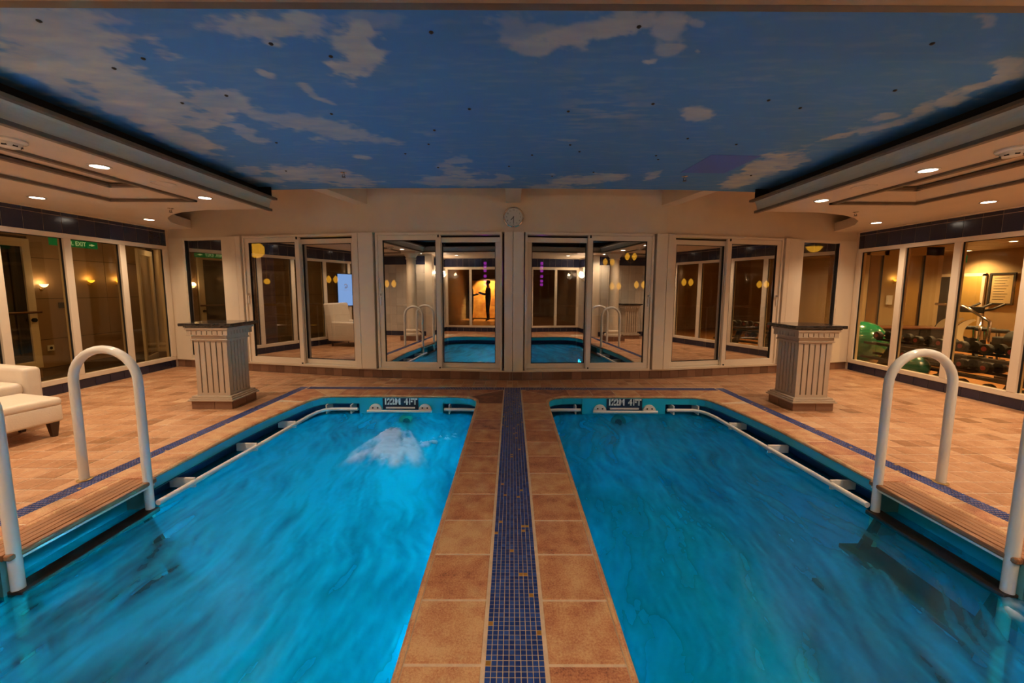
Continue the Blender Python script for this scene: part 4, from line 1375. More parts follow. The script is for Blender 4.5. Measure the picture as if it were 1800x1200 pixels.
# smoke detectors, speakers, sprinklers, alarms
def smoke(x, y, label):
    root = empty('smoke_detector', (x, y, HC), 0, label, 'smoke detector')
    m = MB(); m.lathe([(0.085, 0.0), (0.088, -0.012), (0.080, -0.022), (0.062, -0.026)], (0, 0, 0), 28); m.obj('base', WHITEP, root, smooth=True, angle=40)
    m = MB(); m.lathe([(0.062, -0.026), (0.060, -0.042), (0.045, -0.056), (0.02, -0.060), (0.0005, -0.060)], (0, 0, 0), 28, cap=False); c = m.obj('sensor_head', WHITEP, root, smooth=True, angle=40)
    for k in range(7):
        a = 2 * PI * k / 7
        m = MB(); m.box(-0.012, 0.012, 0.050, 0.059, -0.050, -0.040, Matrix.Rotation(a, 4, 'Z')); m.obj('slot', BLACK, c)
smoke(-3.45, 2.84, 'cream smoke detector on the left soffit, nearest to camera')
smoke(3.52, 2.93, 'cream smoke detector on the right soffit, nearest to camera')
for sx, s in ((-1, 'left'), (1, 'right')):
    root = empty('ceiling_speaker', (sx * 3.39, 3.98, HC), 0, 'flush round speaker between two downlights, %s ceiling' % s, 'speaker')
    m = MB(); m.lathe([(0.10, 0.0), (0.10, -0.004), (0.092, -0.006), (0.088, -0.002)], (0, 0, 0), 32, cap=False); m.obj('rim', PLASTER, root, smooth=True)
    m = MB(); m.lathe([(0.088, -0.003), (0.0005, -0.004)], (0, 0, 0), 32, cap=False); m.obj('grille', PLASTER, root)
def sprinkler(x, y, z, label):
    root = empty('sprinkler', (x, y, z), 0, label, 'sprinkler')
    m = MB(); m.lathe([(0.032, 0.0), (0.034, -0.004), (0.018, -0.008), (0.010, -0.012), (0.010, -0.028)], (0, 0, 0), 16); m.obj('escutcheon', CHROME, root, smooth=True, angle=40)
    m = MB(); m.tube([(-0.012, 0, -0.024), (-0.014, 0, -0.04), (0, 0, -0.05)], 0.003, 6); m.tube([(0.012, 0, -0.024), (0.014, 0, -0.04), (0, 0, -0.05)], 0.003, 6); m.obj('yoke', DARKM, root)
    m = MB(); m.lathe([(0.0005, -0.050), (0.020, -0.050), (0.020, -0.053), (0.0005, -0.054)], (0, 0, 0), 16, cap=False); m.obj('deflector', DARKM, root)
sprinkler(-1.86, 4.51, ZC, 'sprinkler on the painted sky, left of the clock')
sprinkler(1.91, 4.60, ZC, 'sprinkler on the painted sky, right of the clock')
sprinkler(-4.34, 5.18, HC, 'sprinkler on the left soffit beside the curved cut-out')
sprinkler(4.38, 5.22, HC, 'sprinkler on the right soffit beside the curved cut-out')

# ------------------------------------------------------------------ clock
root = empty('wall_clock', (0.005, 5.985, 2.452), 0, 'round chrome wall clock showing half past seven above the central pillar', 'clock')
m = MB(); m.lathe([(0.150, 0.055), (0.152, 0.02), (0.148, 0.0), (0.138, -0.006), (0.128, 0.002), (0.125, 0.012)], (0, 0, 0), 48, 'Y'); m.obj('case', CHROME, root, smooth=True, angle=40)
m = MB(); m.cyl((0, 0.008, 0), 0.127, 0.006, 40, 'Y'); dial = m.obj('dial', WHITEF, root)
for h in range(1, 13):
    a = PI / 2 - h * PI / 6
    text_obj(str(h), 0.030, INK, dial, (0.100 * math.cos(a), 0.006, 0.100 * math.sin(a)), (PI / 2, 0, 0), 0.0004, 'numeral')
m = MB(); m.box(-0.004, 0.004, 0.0035, 0.0055, -0.012, 0.088, Matrix.Rotation(PI, 4, 'Y')); m.obj('minute_hand', INK, root)
m = MB(); m.box(-0.005, 0.005, 0.002, 0.004, -0.010, 0.060, Matrix.Rotation(math.radians(222), 4, 'Y')); m.obj('hour_hand', INK, root)
m = MB(); m.cyl((0, 0.001, 0), 0.007, 0.006, 12, 'Y'); m.obj('hub', INK, root)

# ------------------------------------------------------------------ pedestals
def pedestal(cx, cy, label):
    root = empty('pedestal', (cx, cy, 0), 0, label, 'pedestal')
    def bx(a, z0, z1, mb): mb.box(-a, a, -a * 0.93, a * 0.93, z0, z1)
    m = MB(); bx(0.226, 0.0, 0.095, m); m.obj('plinth_core', GROUT, root)
    for fx, fy in ((0, -1), (1, 0), (0, 1), (-1, 0)):
        Wd = 0.235 if fy else 0.2185
        off = 0.2185 if fy else 0.235
        for a, b in ((-1.0, 0.12), (0.14, 1.0)):
            m = MB(); m.tint = random.uniform(0.55, 1.0)
            if fy: m.box(a * Wd, b * Wd, min(fy * off, fy * (off - 0.012)), max(fy * off, fy * (off - 0.012)), 0.001, 0.094)
            else: m.box(min(fx * off, fx * (off - 0.012)), max(fx * off, fx * (off - 0.012)), a * Wd, b * Wd, 0.001, 0.094)
            m.obj('plinth_tile', SKIRT, root)
    m = MB(); bx(0.262, 0.095, 0.112, m); bx(0.248, 0.112, 0.132, m); bx(0.232, 0.132, 0.150, m); m.obj('base_moulding', SLATM, root, bevel=0.004)
    m = MB(); bx(0.172, 0.15, 0.90, m); m.obj('core', SLOT, root)
    fw_x, fw_y = 0.190, 0.177
    for fx, fy in ((0, -1), (1, 0), (0, 1), (-1, 0)):
        half = fw_x if fy else fw_y - 0.021
        off = fw_y if fy else fw_x
        nS = 6; gap = 0.013
        wS = (2 * half - 5 * gap) / nS
        for i in range(nS):
            a = -half + i * (wS + gap); b = a + wS
            m = MB()
            if fy: m.box(a, b, min(fy * off, fy * (off - 0.02)), max(fy * off, fy * (off - 0.02)), 0.18, 0.785)
            else: m.box(min(fx * off, fx * (off - 0.02)), max(fx * off, fx * (off - 0.02)), a, b, 0.18, 0.785)
            m.obj('slat', SLATM, root, bevel=0.0015, segs=1)
    m = MB(); m.box(-fw_x - 0.001, fw_x + 0.001, -fw_y - 0.001, fw_y + 0.001, 0.15, 0.182); m.box(-fw_x - 0.001, fw_x + 0.001, -fw_y - 0.001, fw_y + 0.001, 0.783, 0.80); m.obj('rail_band', SLATM, root)
    m = MB(); m.box(-0.212, 0.212, -0.198, 0.198, 0.800, 0.815); m.box(-0.203, 0.203, -0.190, 0.190, 0.815, 0.862); m.obj('architrave', SLATM, root, bevel=0.003)
    m = MB(); m.box(-0.212, 0.212, -0.198, 0.198, 0.862, 0.925); m.obj('dentil_core', SLOT, root)
    for fx, fy in ((0, -1), (1, 0), (0, 1), (-1, 0)):
        half = 0.232 if fy else 0.194
        off = 0.217 if fy else 0.232
        nS = 8; gap = 0.010
        wS = (2 * half - 7 * gap) / nS
        for i in range(nS):
            a = -half + i * (wS + gap); b = a + wS
            m = MB()
            if fy: m.box(a, b, min(fy * off, fy * (off - 0.022)), max(fy * off, fy * (off - 0.022)), 0.866, 0.912)
            else: m.box(min(fx * off, fx * (off - 0.022)), max(fx * off, fx * (off - 0.022)), a, b, 0.866, 0.912)
            m.obj('dentil', SLATM, root)
    m = MB(); m.box(-0.234, 0.234, -0.219, 0.219, 0.858, 0.867); m.box(-0.234, 0.234, -0.219, 0.219, 0.911, 0.935); m.box(-0.245, 0.245, -0.23, 0.23, 0.925, 0.950); m.obj('cornice', SLATM, root, bevel=0.003)
    m = MB(); m.box(-0.265, 0.265, -0.225, 0.225, 0.950, 0.965); m.box(-0.300, 0.300, -0.252, 0.252, 0.965, 1.0); m.obj('granite_top', GRANITE, root, bevel=0.012, segs=3)
    return root
ped = pedestal(-3.49, 4.73, 'slatted beige pedestal with black granite top standing left of the left pool')
dup(ped, (3.50, 4.74, 0), 0, label='slatted beige pedestal with black granite top standing right of the right pool')
dup(ped, (4.15, 1.10, 0), 0, label='slatted pedestal by the tiled wall behind the camera, seen mirrored in the glass')

for sx, s_ in ((-1, 'left'), (1, 'right')):
    m = MB(); m.box(min(sx * 3.15, sx * 3.36), max(sx * 3.15, sx * 3.36), 0.55, 0.735, 0.0, HC - 0.002)
    o = m.obj('trim_%d' % (1 if sx < 0 else 2), CREAMF, bevel=0.005, kind='structure'); tag(o, 'cream corner post between return wall and tiled wall, %s' % s_)
# columns behind the camera, mirrored in the glass
def column(x, y, label, h=HC, r=0.14):
    root = empty('column', (x, y, 0), 0, label, 'column')
    m = MB(); m.box(-0.25, 0.25, -0.25, 0.25, 0, 0.13); m.obj('plinth', SKIRT, root, bevel=0.004)
    m = MB(); m.lathe([(0.23, 0.13), (0.235, 0.16), (0.22, 0.19), (0.185, 0.20), (0.18, 0.23), (0.20, 0.25), (0.19, 0.28), (r + 0.012, 0.30)], (0, 0, 0), 32); m.obj('base', CREAM, root, smooth=True, angle=40)
    m = MB(); m.lathe([(r + 0.01, 0.30), (r, 0.36), (r - 0.002, 1.2), (r - 0.018, h - 0.22)], (0, 0, 0), 32); m.obj('shaft', CREAM, root, smooth=True, angle=40)
    m = MB(); m.lathe([(r - 0.018, h - 0.22), (r + 0.01, h - 0.20), (r - 0.012, h - 0.17), (r + 0.03, h - 0.10), (r + 0.045, h - 0.06)], (0, 0, 0), 32); m.box(-0.2, 0.2, -0.2, 0.2, h - 0.06, h - 0.002); m.obj('capital', CREAM, root, smooth=True, angle=35)
    return root
column(-3.42, 1.62, 'cream round column behind the left handrails, seen in the glass')
column(3.45, 1.62, 'cream round column behind the right handrails, seen in the glass')
# wall sconces
def sconce(x, y, z, rz, label, mat=WLAMP, power=10, col=WARM, sc=1.0):
    root = empty('wall_sconce', (x, y, z), rz, label, 'wall lamp')
    root.scale = (sc, sc, sc)
    m = MB(); m.lathe([(0.05, 0.0), (0.05, 0.015), (0.02, 0.03)], (0, 0, -0.12), 16, 'Y'); m.tube([(0, 0.02, -0.12), (0, 0.09, -0.14), (0, 0.12, -0.08), (0, 0.12, -0.03)], 0.010, 8); m.obj('bracket', BRASS, root, smooth=True, angle=40)
    m = MB(); m.lathe([(0.02, -0.05), (0.07, -0.02), (0.105, 0.03), (0.112, 0.06), (0.104, 0.055), (0.06, -0.01)], (0, 0.12, 0), 24, cap=False); m.obj('bowl_shade', mat, root, smooth=True)
    link_light('lamp_light', 'POINT', (0, 0.14, 0.10), power, col, root, size=0.05)
    return root
sconce(-BX, 0.05, 1.80, -PI / 2, 'white bowl sconce on the tiled return behind the left pool')
sconce(BX, 0.05, 1.80, PI / 2, 'white bowl sconce on the tiled return behind the right pool')

# ------------------------------------------------------------------ armchair with ottoman
def cushion(mb, x0, x1, y0, y1, z0, z1):
    mb.box(x0, x1, y0, y1, z0, z1)
th = math.radians(-14)
root = empty('ottoman', (-4.33 - 0.26, 3.70 - 0.24, 0), th, 'cream leather ottoman with dark tapered legs in front of the armchair', 'ottoman')
m = MB(); m.box(-0.30, 0.27, -0.33, 0.29, 0.145, 0.31); m.obj('body', LEATHER, root, smooth=True, bevel=0.022, segs=4)
m = MB(); m.box(-0.295, 0.275, -0.335, 0.295, 0.29, 0.375); m.obj('seat_pad', LEATHER, root, smooth=True, bevel=0.035, segs=5)
for x in (-0.08, 0.12): 
    m = MB(); m.tube([(x, -0.3365, 0.16), (x, -0.337, 0.30)], 0.0025, 6); m.obj('seam', LEATHER, root)
for x, y in ((-0.25, -0.28), (0.20, -0.28), (-0.25, 0.24), (0.20, 0.24)):
    m = MB(); m.add([(x - 0.035, y - 0.035, 0.15), (x + 0.035, y - 0.035, 0.15), (x + 0.035, y + 0.035, 0.15), (x - 0.035, y + 0.035, 0.15),
                     (x - 0.016, y - 0.018, 0), (x + 0.022, y - 0.018, 0), (x + 0.022, y + 0.018, 0), (x - 0.016, y + 0.018, 0)],
                    [(0, 1, 2, 3), (7, 6, 5, 4), (0, 4, 5, 1), (1, 5, 6, 2), (2, 6, 7, 3), (3, 7, 4, 0)])
    m.obj('leg', DWOOD, root)
root = empty('armchair', (-5.31, 3.71, 0), th, 'cream leather armchair with tufted high back beside the left glazing', 'armchair')
m = MB(); m.box(-0.38, 0.40, -0.34, 0.34, 0.13, 0.34); m.obj('base', LEATHER, root, smooth=True, bevel=0.03, segs=4)
m = MB(); m.box(-0.25, 0.42, -0.27, 0.27, 0.33, 0.46); m.obj('seat_cushion', LEATHER, root, smooth=True, bevel=0.045, segs=5)
for s in (-1, 1):
    m = MB(); m.box(-0.34, 0.41, min(s * 0.27, s * 0.41), max(s * 0.27, s * 0.41), 0.13, 0.60); m.obj('arm', LEATHER, root, smooth=True, bevel=0.04, segs=5)
m = MB(); m.add([(-0.44, -0.40, 0.13), (-0.22, -0.40, 0.13), (-0.22, 0.40, 0.13), (-0.44, 0.40, 0.13), (-0.54, -0.40, 1.04), (-0.38, -0.40, 1.04), (-0.38, 0.40, 1.04), (-0.54, 0.40, 1.04)],
                [(0, 3, 2, 1), (4, 5, 6, 7), (0, 1, 5, 4), (1, 2, 6, 5), (2, 3, 7, 6), (3, 0, 4, 7)])
bk = m.obj('backrest', LEATHER, root, smooth=True, bevel=0.04, segs=5)
for iz in range(3):
    for iy in range(4):
        yy = -0.27 + iy * 0.18 + (0.09 if iz % 2 else 0)
        if yy > 0.3: continue
        zz = 0.58 + iz * 0.15
        m = MB(); m.sphere((-0.22 - (zz - 0.13) * 0.176 + 0.004, yy, zz), 0.014, 10, 6, (0.5, 1, 1)); m.obj('tufting_button', LEATHER, bk, smooth=True)
for x, y in ((-0.36, -0.33), (0.34, -0.33), (-0.36, 0.33), (0.34, 0.33)):
    m = MB(); m.lathe([(0.018, 0.0), (0.034, 0.14)], (x, y, 0), 4); m.obj('leg', DWOOD, root)

# screen on the left glazing
root = empty('display_screen', (-XW + 0.03, 3.30, 1.36), PI / 2, 'bright blue portrait display hung on the left glazing', 'screen')
m = MB(); m.box(-0.27, 0.27, 0.0, 0.03, -0.43, 0.43); m.obj('bezel', RUBBER, root, bevel=0.004)
m = MB(); m.box(-0.25, 0.25, -0.002, 0.001, -0.41, 0.41); m.obj('panel', SCREENM, root)
m = MB(); m.tube([(0.05 * math.cos(a), -0.004, 0.10 + 0.05 * math.sin(a)) for a in np.linspace(0.6, 5.4, 12)], 0.014, 6); m.box(-0.02, 0.03, -0.006, -0.003, 0.05, 0.09)
m.obj('emblem', pbr('emblem_grey', (0.08, 0.07, 0.09), 0.5), root)
m = MB(); m.box(-0.15, 0.15, -0.004, -0.002, 0.0, 0.006); m.box(-0.07, 0.07, -0.004, -0.002, -0.025, -0.019); m.obj('caption_line', pbr('caption_grey', (0.10, 0.10, 0.14), 0.5), root)
link_light('lamp_light', 'AREA', (0, -0.02, 0), 0.8, (0.45, 0.65, 1.0), root, (PI / 2, 0, 0), 0.45)
# ------------------------------------------------------------------ corridor beyond the left glazing
def corridor():
    X0, X1 = -7.35, -6.14
    m = MB(); m.box(-7.45, -6.13, 0.8, 8.5, -0.05, 0.0); o = m.obj('floor_corridor', CARPET, kind='structure'); tag(o, 'dark carpet of the corridor beyond the left glazing')
    m = MB(); m.box(-7.45, -6.13, 0.8, 8.5, 2.36, 2.42); o = m.obj('ceiling_corridor', PLASTER, kind='structure'); tag(o, 'corridor ceiling beyond the left glazing')
    w = MB(); w.box(-7.47, -7.36, 0.8, 8.5, 0, 2.36); wall = w.obj('wall_corridor', SLOT, kind='structure'); tag(wall, 'panelled corridor wall beyond the left glazing')
    ys = [0.8, 1.9, 2.6, 3.3, 4.0, 4.7]
    zs = [0.13, 0.58, 1.22, 1.85, 2.355]
    ycols = [(0.8, 1.9), (1.9, 2.9), (2.9, 3.9), (3.9, 5.12), (6.13, 6.72), (6.72, 7.25), (7.25, 8.1)]
    for a, b in ycols:
        for c, d in zip(zs, zs[1:]):
            m = MB(); m.box(-7.37, -7.345, a + 0.004, b - 0.004, c + 0.004, d - 0.004); m.obj('wall_panel', PANEL, wall)
        m = MB(); m.box(-7.37, -7.35, a, b, 0.0, 0.125); m.obj('skirting', TRIM, wall)
    m = MB(); m.box(-7.37, -7.345, 5.12, 6.13, 2.16, 2.355); m.obj('wall_panel', PANEL, wall)
    # glazed door
    root = bpy.data.objects.new('door_5', None); COL.objects.link(root); root.location = (-7.33, 5.62, 0); tag(root, 'white framed glazed door in the corridor', None, None, 'structure')
    m = MB()
    for q in ((-0.50, -0.40, 0.16, 2.12), (0.40, 0.50, 0.16, 2.12), (-0.40, 0.40, 2.0, 2.12), (-0.40, 0.40, 0.16, 0.27)):
        m.box(-0.03, 0.03, q[0], q[1], q[2], q[3])
    m.obj('frame', CREAMF, root, bevel=0.004)
    m = MB(); m.box(-0.004, 0.004, -0.4, 0.4, 0.27, 2.0); m.obj('glass_pane', pbr('night_glass', (0.006, 0.008, 0.012), 0.03, spec=0.8), root)
    m = MB(); m.box(-0.03, 0.0, -0.5, 0.5, 0.0, 0.16); m.obj('threshold', PANEL, root)
    m = MB(); m.tube([(0.07, -0.6, 1.02), (0.07, 0.52, 1.02)], 0.018, 10); h = m.obj('wooden_handrail', DARKR, root, smooth=True)
    m = MB(); m.cyl((0.03, 0.44, 0.90), 0.03, 0.03, 14, 'X'); m.obj('door_lock', BLACK, root)
    # end of the corridor
    m = MB(); m.box(-7.45, -6.13, 8.5, 8.6, 0, 2.42); o = m.obj('wall_corridor_end', GYMW, kind='structure'); tag(o, 'wall at the far end of the corridor')
    m = MB(); m.box(-7.45, -6.13, 0.75, 0.8, 0, 2.42); o = m.obj('wall_corridor_near', GYMW, kind='structure'); tag(o, 'wall at the near end of the corridor')
    root = bpy.data.objects.new('door_6', None); COL.objects.link(root); root.location = (-6.95, 7.62, 0); root.rotation_euler = (0, 0, math.radians(-62)); tag(root, 'open white framed corridor door', None, None, 'structure')
    m = MB()
    for q in ((-0.40, -0.32, 0.02, 2.1), (0.32, 0.40, 0.02, 2.1), (-0.32, 0.32, 2.0, 2.1), (-0.32, 0.32, 0.02, 0.12)):
        m.box(q[0], q[1], -0.02, 0.02, q[2], q[3])
    m.obj('frame', CREAMF, root, bevel=0.003)
    m = MB(); m.box(-0.32, 0.32, -0.003, 0.003, 0.12, 2.0); m.obj('glass_pane', GLASSS, root)
    column(-7.06, 8.12, 'warm lit column at the far end of the left corridor', 2.36, 0.13)
    # fittings
    root = empty('power_socket', (-7.34, 6.27, 0.44), 0, 'white power socket low on the corridor wall', 'socket')
    m = MB(); m.box(0, 0.014, -0.045, 0.045, -0.045, 0.045); m.obj('cover', WHITEP, root, bevel=0.004)
    m = MB(); m.cyl((0.014, 0, 0), 0.022, 0.002, 16, 'X'); m.obj('outlet', DARKM, root)
    root = empty('light_switch', (-7.34, 6.50, 1.11), 0, 'dark square light switch on the corridor wall', 'switch')
    m = MB(); m.box(0, 0.012, -0.05, 0.05, -0.045, 0.045); m.obj('plate', RUBBER, root, bevel=0.003)
    m = MB(); m.box(0.012, 0.017, -0.03, 0.03, -0.03, 0.03); m.obj('rocker', RUBBER, root)
    sconce(-7.345, 6.24, 1.42, -PI / 2, 'small white sconce standing in for a reflection above the corridor socket', WLAMP, 0.8, WARM, 0.45)  # added sconce in place of a lamp reflection in the glazing
    sconce(-7.345, 6.95, 1.50, -PI / 2, 'left of two yellow sconces in the second pane of the corridor glazing', YLAMP, 0.6, (1, 0.6, 0.2), 0.42)
    sconce(-7.345, 7.45, 1.50, -PI / 2, 'right of two yellow sconces in the second pane of the corridor glazing', YLAMP, 0.6, (1, 0.6, 0.2), 0.42)
    # exit sign
    root = empty('exit_sign', (-6.62, 6.16, 2.055), PI / 2, 'green sign reading EMER. EXIT hanging in the left corridor', 'sign')
    m = MB(); m.box(-0.36, 0.30, 0, 0.02, -0.052, 0.052); m.obj('panel', GREENS, root)
    text_obj('EMER. EXIT', 0.088, EXITL, root, (-0.06, -0.003, 0.0), (PI / 2, 0, 0), 0.0005, 'lettering', 0.001, 0.85)
    m = MB(); m.add([(0.20, -0.003, 0.02), (0.20, -0.003, -0.02), (0.26, -0.003, 0.0)], [(0, 1, 2)]); m.box(0.17, 0.20, -0.003, -0.002, -0.007, 0.007); m.obj('arrow', EXITL, root)
    for x in (-0.25, 0.2):
        m = MB(); m.tube([(x, 0.01, 0.05), (x, 0.01, 0.28)], 0.003, 6); m.obj('hanger', CHROME, root)
    for y, l in ((1.8, 'at the near end'), (3.4, 'behind the armchair'), (5.0, 'near the glazed door'), (6.6, 'beside the exit sign'), (7.9, 'by the column')):
        downlight(-6.75, y, 'small downlight of the left corridor, ' + l, 0.13, 2.36)
corridor()

# ------------------------------------------------------------------ gym beyond the right glazing
def gym():
    m = MB(); m.box(6.13, 11.0, 0.8, 10.6, -0.05, 0.0); o = m.obj('floor_gym', GYMF, kind='structure'); tag(o, 'orange wooden floor of the gym')
    m = MB(); m.box(6.13, 11.0, 0.8, 10.6, 2.36, 2.42); c = m.obj('ceiling_gym', GYMC, kind='structure'); tag(c, 'strip ceiling of the gym')
    for i in range(22):
        y = 1.2 + i * 0.42
        m = MB(); m.box(6.2, 10.9, y, y + 0.39, 2.335, 2.358); m.obj('ceiling_strip', GYMC, c)
    m = MB(); m.box(11.0, 11.1, 0.8, 10.6, 0, 2.42); o = m.obj('wall_gym', GYMW, kind='structure'); tag(o, 'tan far wall of the gym')
    m = MB(); m.box(6.13, 11.0, 10.5, 10.6, 0, 2.42); o = m.obj('wall_gym_end', GYMW, kind='structure'); tag(o, 'tan end wall of the gym')
    m = MB(); m.box(6.13, 11.0, 0.75, 0.8, 0, 2.42); o = m.obj('wall_gym_near', GYMW, kind='structure'); tag(o, 'tan near wall of the gym')
    # glazed partition
    w = MB()
    w.box(6.13, 6.9, 8.72, 8.80, 0, 2.35); 
    for a, b in ((7.02, 7.10), (7.60, 7.72), (8.02, 8.12), (8.46, 8.56), (8.92, 9.30)):
        w.box(a, b, 8.70, 8.78, 0, 2.35)
    w.box(6.9, 9.3, 8.70, 8.78, 2.16, 2.35)
    w.box(8.12, 8.46, 8.71, 8.77, 0, 2.16)
    part = w.obj('wall_gym_partition', GYMW, kind='structure'); tag(part, 'partition of tall framed panes in the gym')
    for a, b in ((7.10, 7.60), (7.72, 8.02), (8.56, 8.92)):
        m = MB(); m.box(a, b, 8.735, 8.741, 0.1, 2.16); m.obj('glass_pane', GLASSS, part)
        m = MB(); m.box(a, a + 0.012, 8.70, 8.73, 0, 2.16); m.box(b - 0.012, b, 8.70, 8.73, 0, 2.16); m.obj('seal', BLACK, part)
    m = MB(); m.box(8.15, 8.25, 8.66, 8.70, 1.10, 1.30); m.obj('door_handle', WHITEP, part)
    sconce(8.27, 8.70, 1.62, PI, 'yellow sconce on the gym partition', YLAMP, 0.5, (1, 0.65, 0.25), 0.35)
    # doorway and poster on the far wall
    root = bpy.data.objects.new('door_7', None); COL.objects.link(root); root.location = (10.98, 9.9, 0); tag(root, 'doorway with yellow leaf at the back of the gym', None, None, 'structure')
    m = MB(); m.box(-0.04, 0, -0.62, -0.56, 0, 1.80); m.box(-0.04, 0, 0.40, 0.46, 0, 1.80); m.box(-0.04, 0, -0.62, 0.46, 1.75, 1.82); m.obj('frame', CREAMF, root)
    m = MB(); m.box(-0.02, 0, -0.05, 0.40, 0, 1.75); m.obj('dark_opening', RUBBER, root)
    m = MB(); m.box(-0.035, -0.005, -0.56, -0.05, 0, 1.75); m.obj('door_leaf', pbr('yellow_leaf', (0.50, 0.34, 0.10), 0.5), root)
    root = empty('framed_notice', (10.97, 8.97, 1.45), -PI / 2, 'black framed notice on the gym far wall', 'picture')
    m = MB()
    for q in ((-0.24, -0.20, -0.36, 0.36), (0.20, 0.24, -0.36, 0.36), (-0.2, 0.2, 0.32, 0.36), (-0.2, 0.2, -0.36, -0.32)):
        m.box(q[0], q[1], -0.02, 0.01, q[2], q[3])
    m.obj('frame', RUBBER, root)
    m = MB(); m.box(-0.2, 0.2, -0.004, 0.004, -0.32, 0.32); m.obj('sheet', pbr('notice_paper', (0.50, 0.40, 0.22), 0.7), root)
    for i in range(9):
        m = MB(); m.box(-0.15, 0.12 - 0.03 * (i % 3), -0.006, -0.0045, 0.24 - i * 0.06, 0.25 - i * 0.06); m.obj('print_line', INK, root)
    # exit sign
    root = empty('exit_sign', (8.5, 7.6, 2.0), math.radians(60), 'small green exit sign hanging from the gym ceiling', 'sign')
    m = MB(); m.box(-0.12, 0.12, -0.008, 0.008, -0.07, 0.06); m.obj('panel', GREENS, root)
    m = MB(); m.tube([(0.02, -0.011, 0.02), (-0.01, -0.011, -0.01), (0.02, -0.011, -0.045)], 0.008, 6); m.sphere((0.03, -0.011, 0.04), 0.011, 8, 6); m.tube([(-0.01, -0.011, -0.01), (-0.05, -0.011, -0.03)], 0.007, 6); m.obj('running_figure', EXITL, root)
    m = MB(); m.tube([(0, 0, 0.06), (0, 0, 0.35)], 0.006, 6); m.obj('hanger', CHROME, root)
    # balls
    def ball(x, y, r, mat, label):
        root = empty('exercise_ball', (x, y, 0), 0, label, 'ball')
        m = MB(); m.sphere((0, 0, r * 0.97), r, 40, 24, (1.02, 1.02, 0.97)); b = m.obj('ball_skin', mat, root, smooth=True)
        for k in range(-5, 6):
            z = k * r * 0.13
            rr = math.sqrt(max(0, r * r - z * z))
            m = MB(); m.tube([(rr * 1.02 * math.cos(a), rr * 1.02 * math.sin(a), r * 0.97 + z * 0.97) for a in np.linspace(0, 2 * PI, 33)[:-1]], 0.004, 5, closed=True)
            m.obj('grip_ridge', mat, b, smooth=True)
        m = MB(); m.lathe([(0.05, 0), (0.035, -0.008), (0.0005, -0.008)], (-r * 0.72, -r * 0.60, r * 0.55), 16, 'Y', cap=False); m.obj('valve_badge', RUBBER, b)
    ball(6.93, 7.85, 0.41, GREENB, 'large shiny green exercise ball at the far end of the gym glazing')
    ball(6.37, 6.24, 0.20, TEALB, 'smaller teal exercise ball below the dumbbell rack')
    # dark cabinet
    root = empty('low_cabinet', (8.12, 8.34, 0), 0, 'long dark low cabinet behind the dumbbell rack', 'cabinet')
    m = MB(); m.box(-0.72, 0.75, -0.20, 0.22, 0.02, 0.62); m.obj('body', RUBBER, root, bevel=0.004)
    m = MB(); m.box(-0.75, 0.78, -0.23, 0.25, 0.62, 0.65); m.obj('top', DARKR, root, bevel=0.004)
    for a in (-0.70, -0.22, 0.26):
        m = MB(); m.box(a, a + 0.46, -0.215, -0.20, 0.05, 0.60); d = m.obj('door', RUBBER, root, bevel=0.003)
        m = MB(); m.box(a + 0.40, a + 0.42, -0.235, -0.215, 0.32, 0.42); m.obj('handle', CHROME, d)
    # dumbbell rack
    rk = empty('dumbbell_rack', (6.72, 5.7, 0), 0, 'dark two-tier dumbbell rack along the gym side of the glazing', 'rack')
    for z, xo in ((0.46, 0.02), (0.20, -0.02)):
        m = MB(); m.box(xo - 0.15, xo - 0.12, -1.75, 1.70, z - 0.04, z); m.box(xo + 0.08, xo + 0.11, -1.75, 1.70, z + 0.02, z + 0.06); m.box(xo - 0.12, xo + 0.08, -1.75, 1.70, z - 0.03, z - 0.015)
        m.obj('shelf', DARKM, rk)
    for y in (-1.3, -0.55, 0.3, 1.3):
        m = MB(); m.prism([(-0.26, y - 0.04), (0.2, y - 0.04), (0.2, y + 0.04), (-0.26, y + 0.04)], 0, 0.03)
        m.add([(-0.22, y - 0.05, 0.03), (-0.10, y - 0.05, 0.03), (-0.10, y + 0.05, 0.03), (-0.22, y + 0.05, 0.03), (0.02, y - 0.04, 0.45), (0.12, y - 0.04, 0.45), (0.12, y + 0.04, 0.45), (0.02, y + 0.04, 0.45)],
              [(0, 3, 2, 1), (4, 5, 6, 7), (0, 1, 5, 4), (1, 2, 6, 5), (2, 3, 7, 6), (3, 0, 4, 7)])
        m.obj('leg', DARKM, rk)
    proto = None
    def dumbbell(x, y, z, label, sc=1.0, rz=0.0):
        nonlocal proto
        if proto is None:
            proto = empty('dumbbell', (x, y, z), rz, label, 'dumbbell', 'black rubber dumbbells on and under the rack')
            m = MB(); m.tube([(-0.10, 0, 0), (0.10, 0, 0)], 0.016, 10); m.obj('grip', CHROME, proto, smooth=True)
            for s in (-1, 1):
                m = MB(); m.lathe([(0.05, s * 0.06), (0.072, s * 0.068), (0.075, s * 0.12), (0.066, s * 0.135), (0.05, s * 0.138)], (0, 0, 0), 18, 'X'); hd = m.obj('weight_head', RUBBER, proto, smooth=True, angle=40)
                m = MB(); m.lathe([(0.034, s * 0.139), (0.03, s * 0.142), (0.0005, s * 0.142)], (0, 0, 0), 14, 'X', cap=False); m.obj('end_badge', PINKC, hd)
            o = proto
        else:
            o = dup(proto, (x, y, z), rz, label=label)
        o.scale = (sc, sc, sc)
    pos = [(7.15, 'farthest, in front of the green ball'), (6.80, 'second from the far end'), (6.45, 'behind the far right handrail'), (6.10, 'left of the third mullion'), (5.80, 'right of the third mullion'), (5.50, 'in the middle of the third pane'), (5.20, 'next to the fourth mullion'), (4.92, 'first in the fourth pane'), (4.62, 'second in the fourth pane'), (4.32, 'nearest in view')]
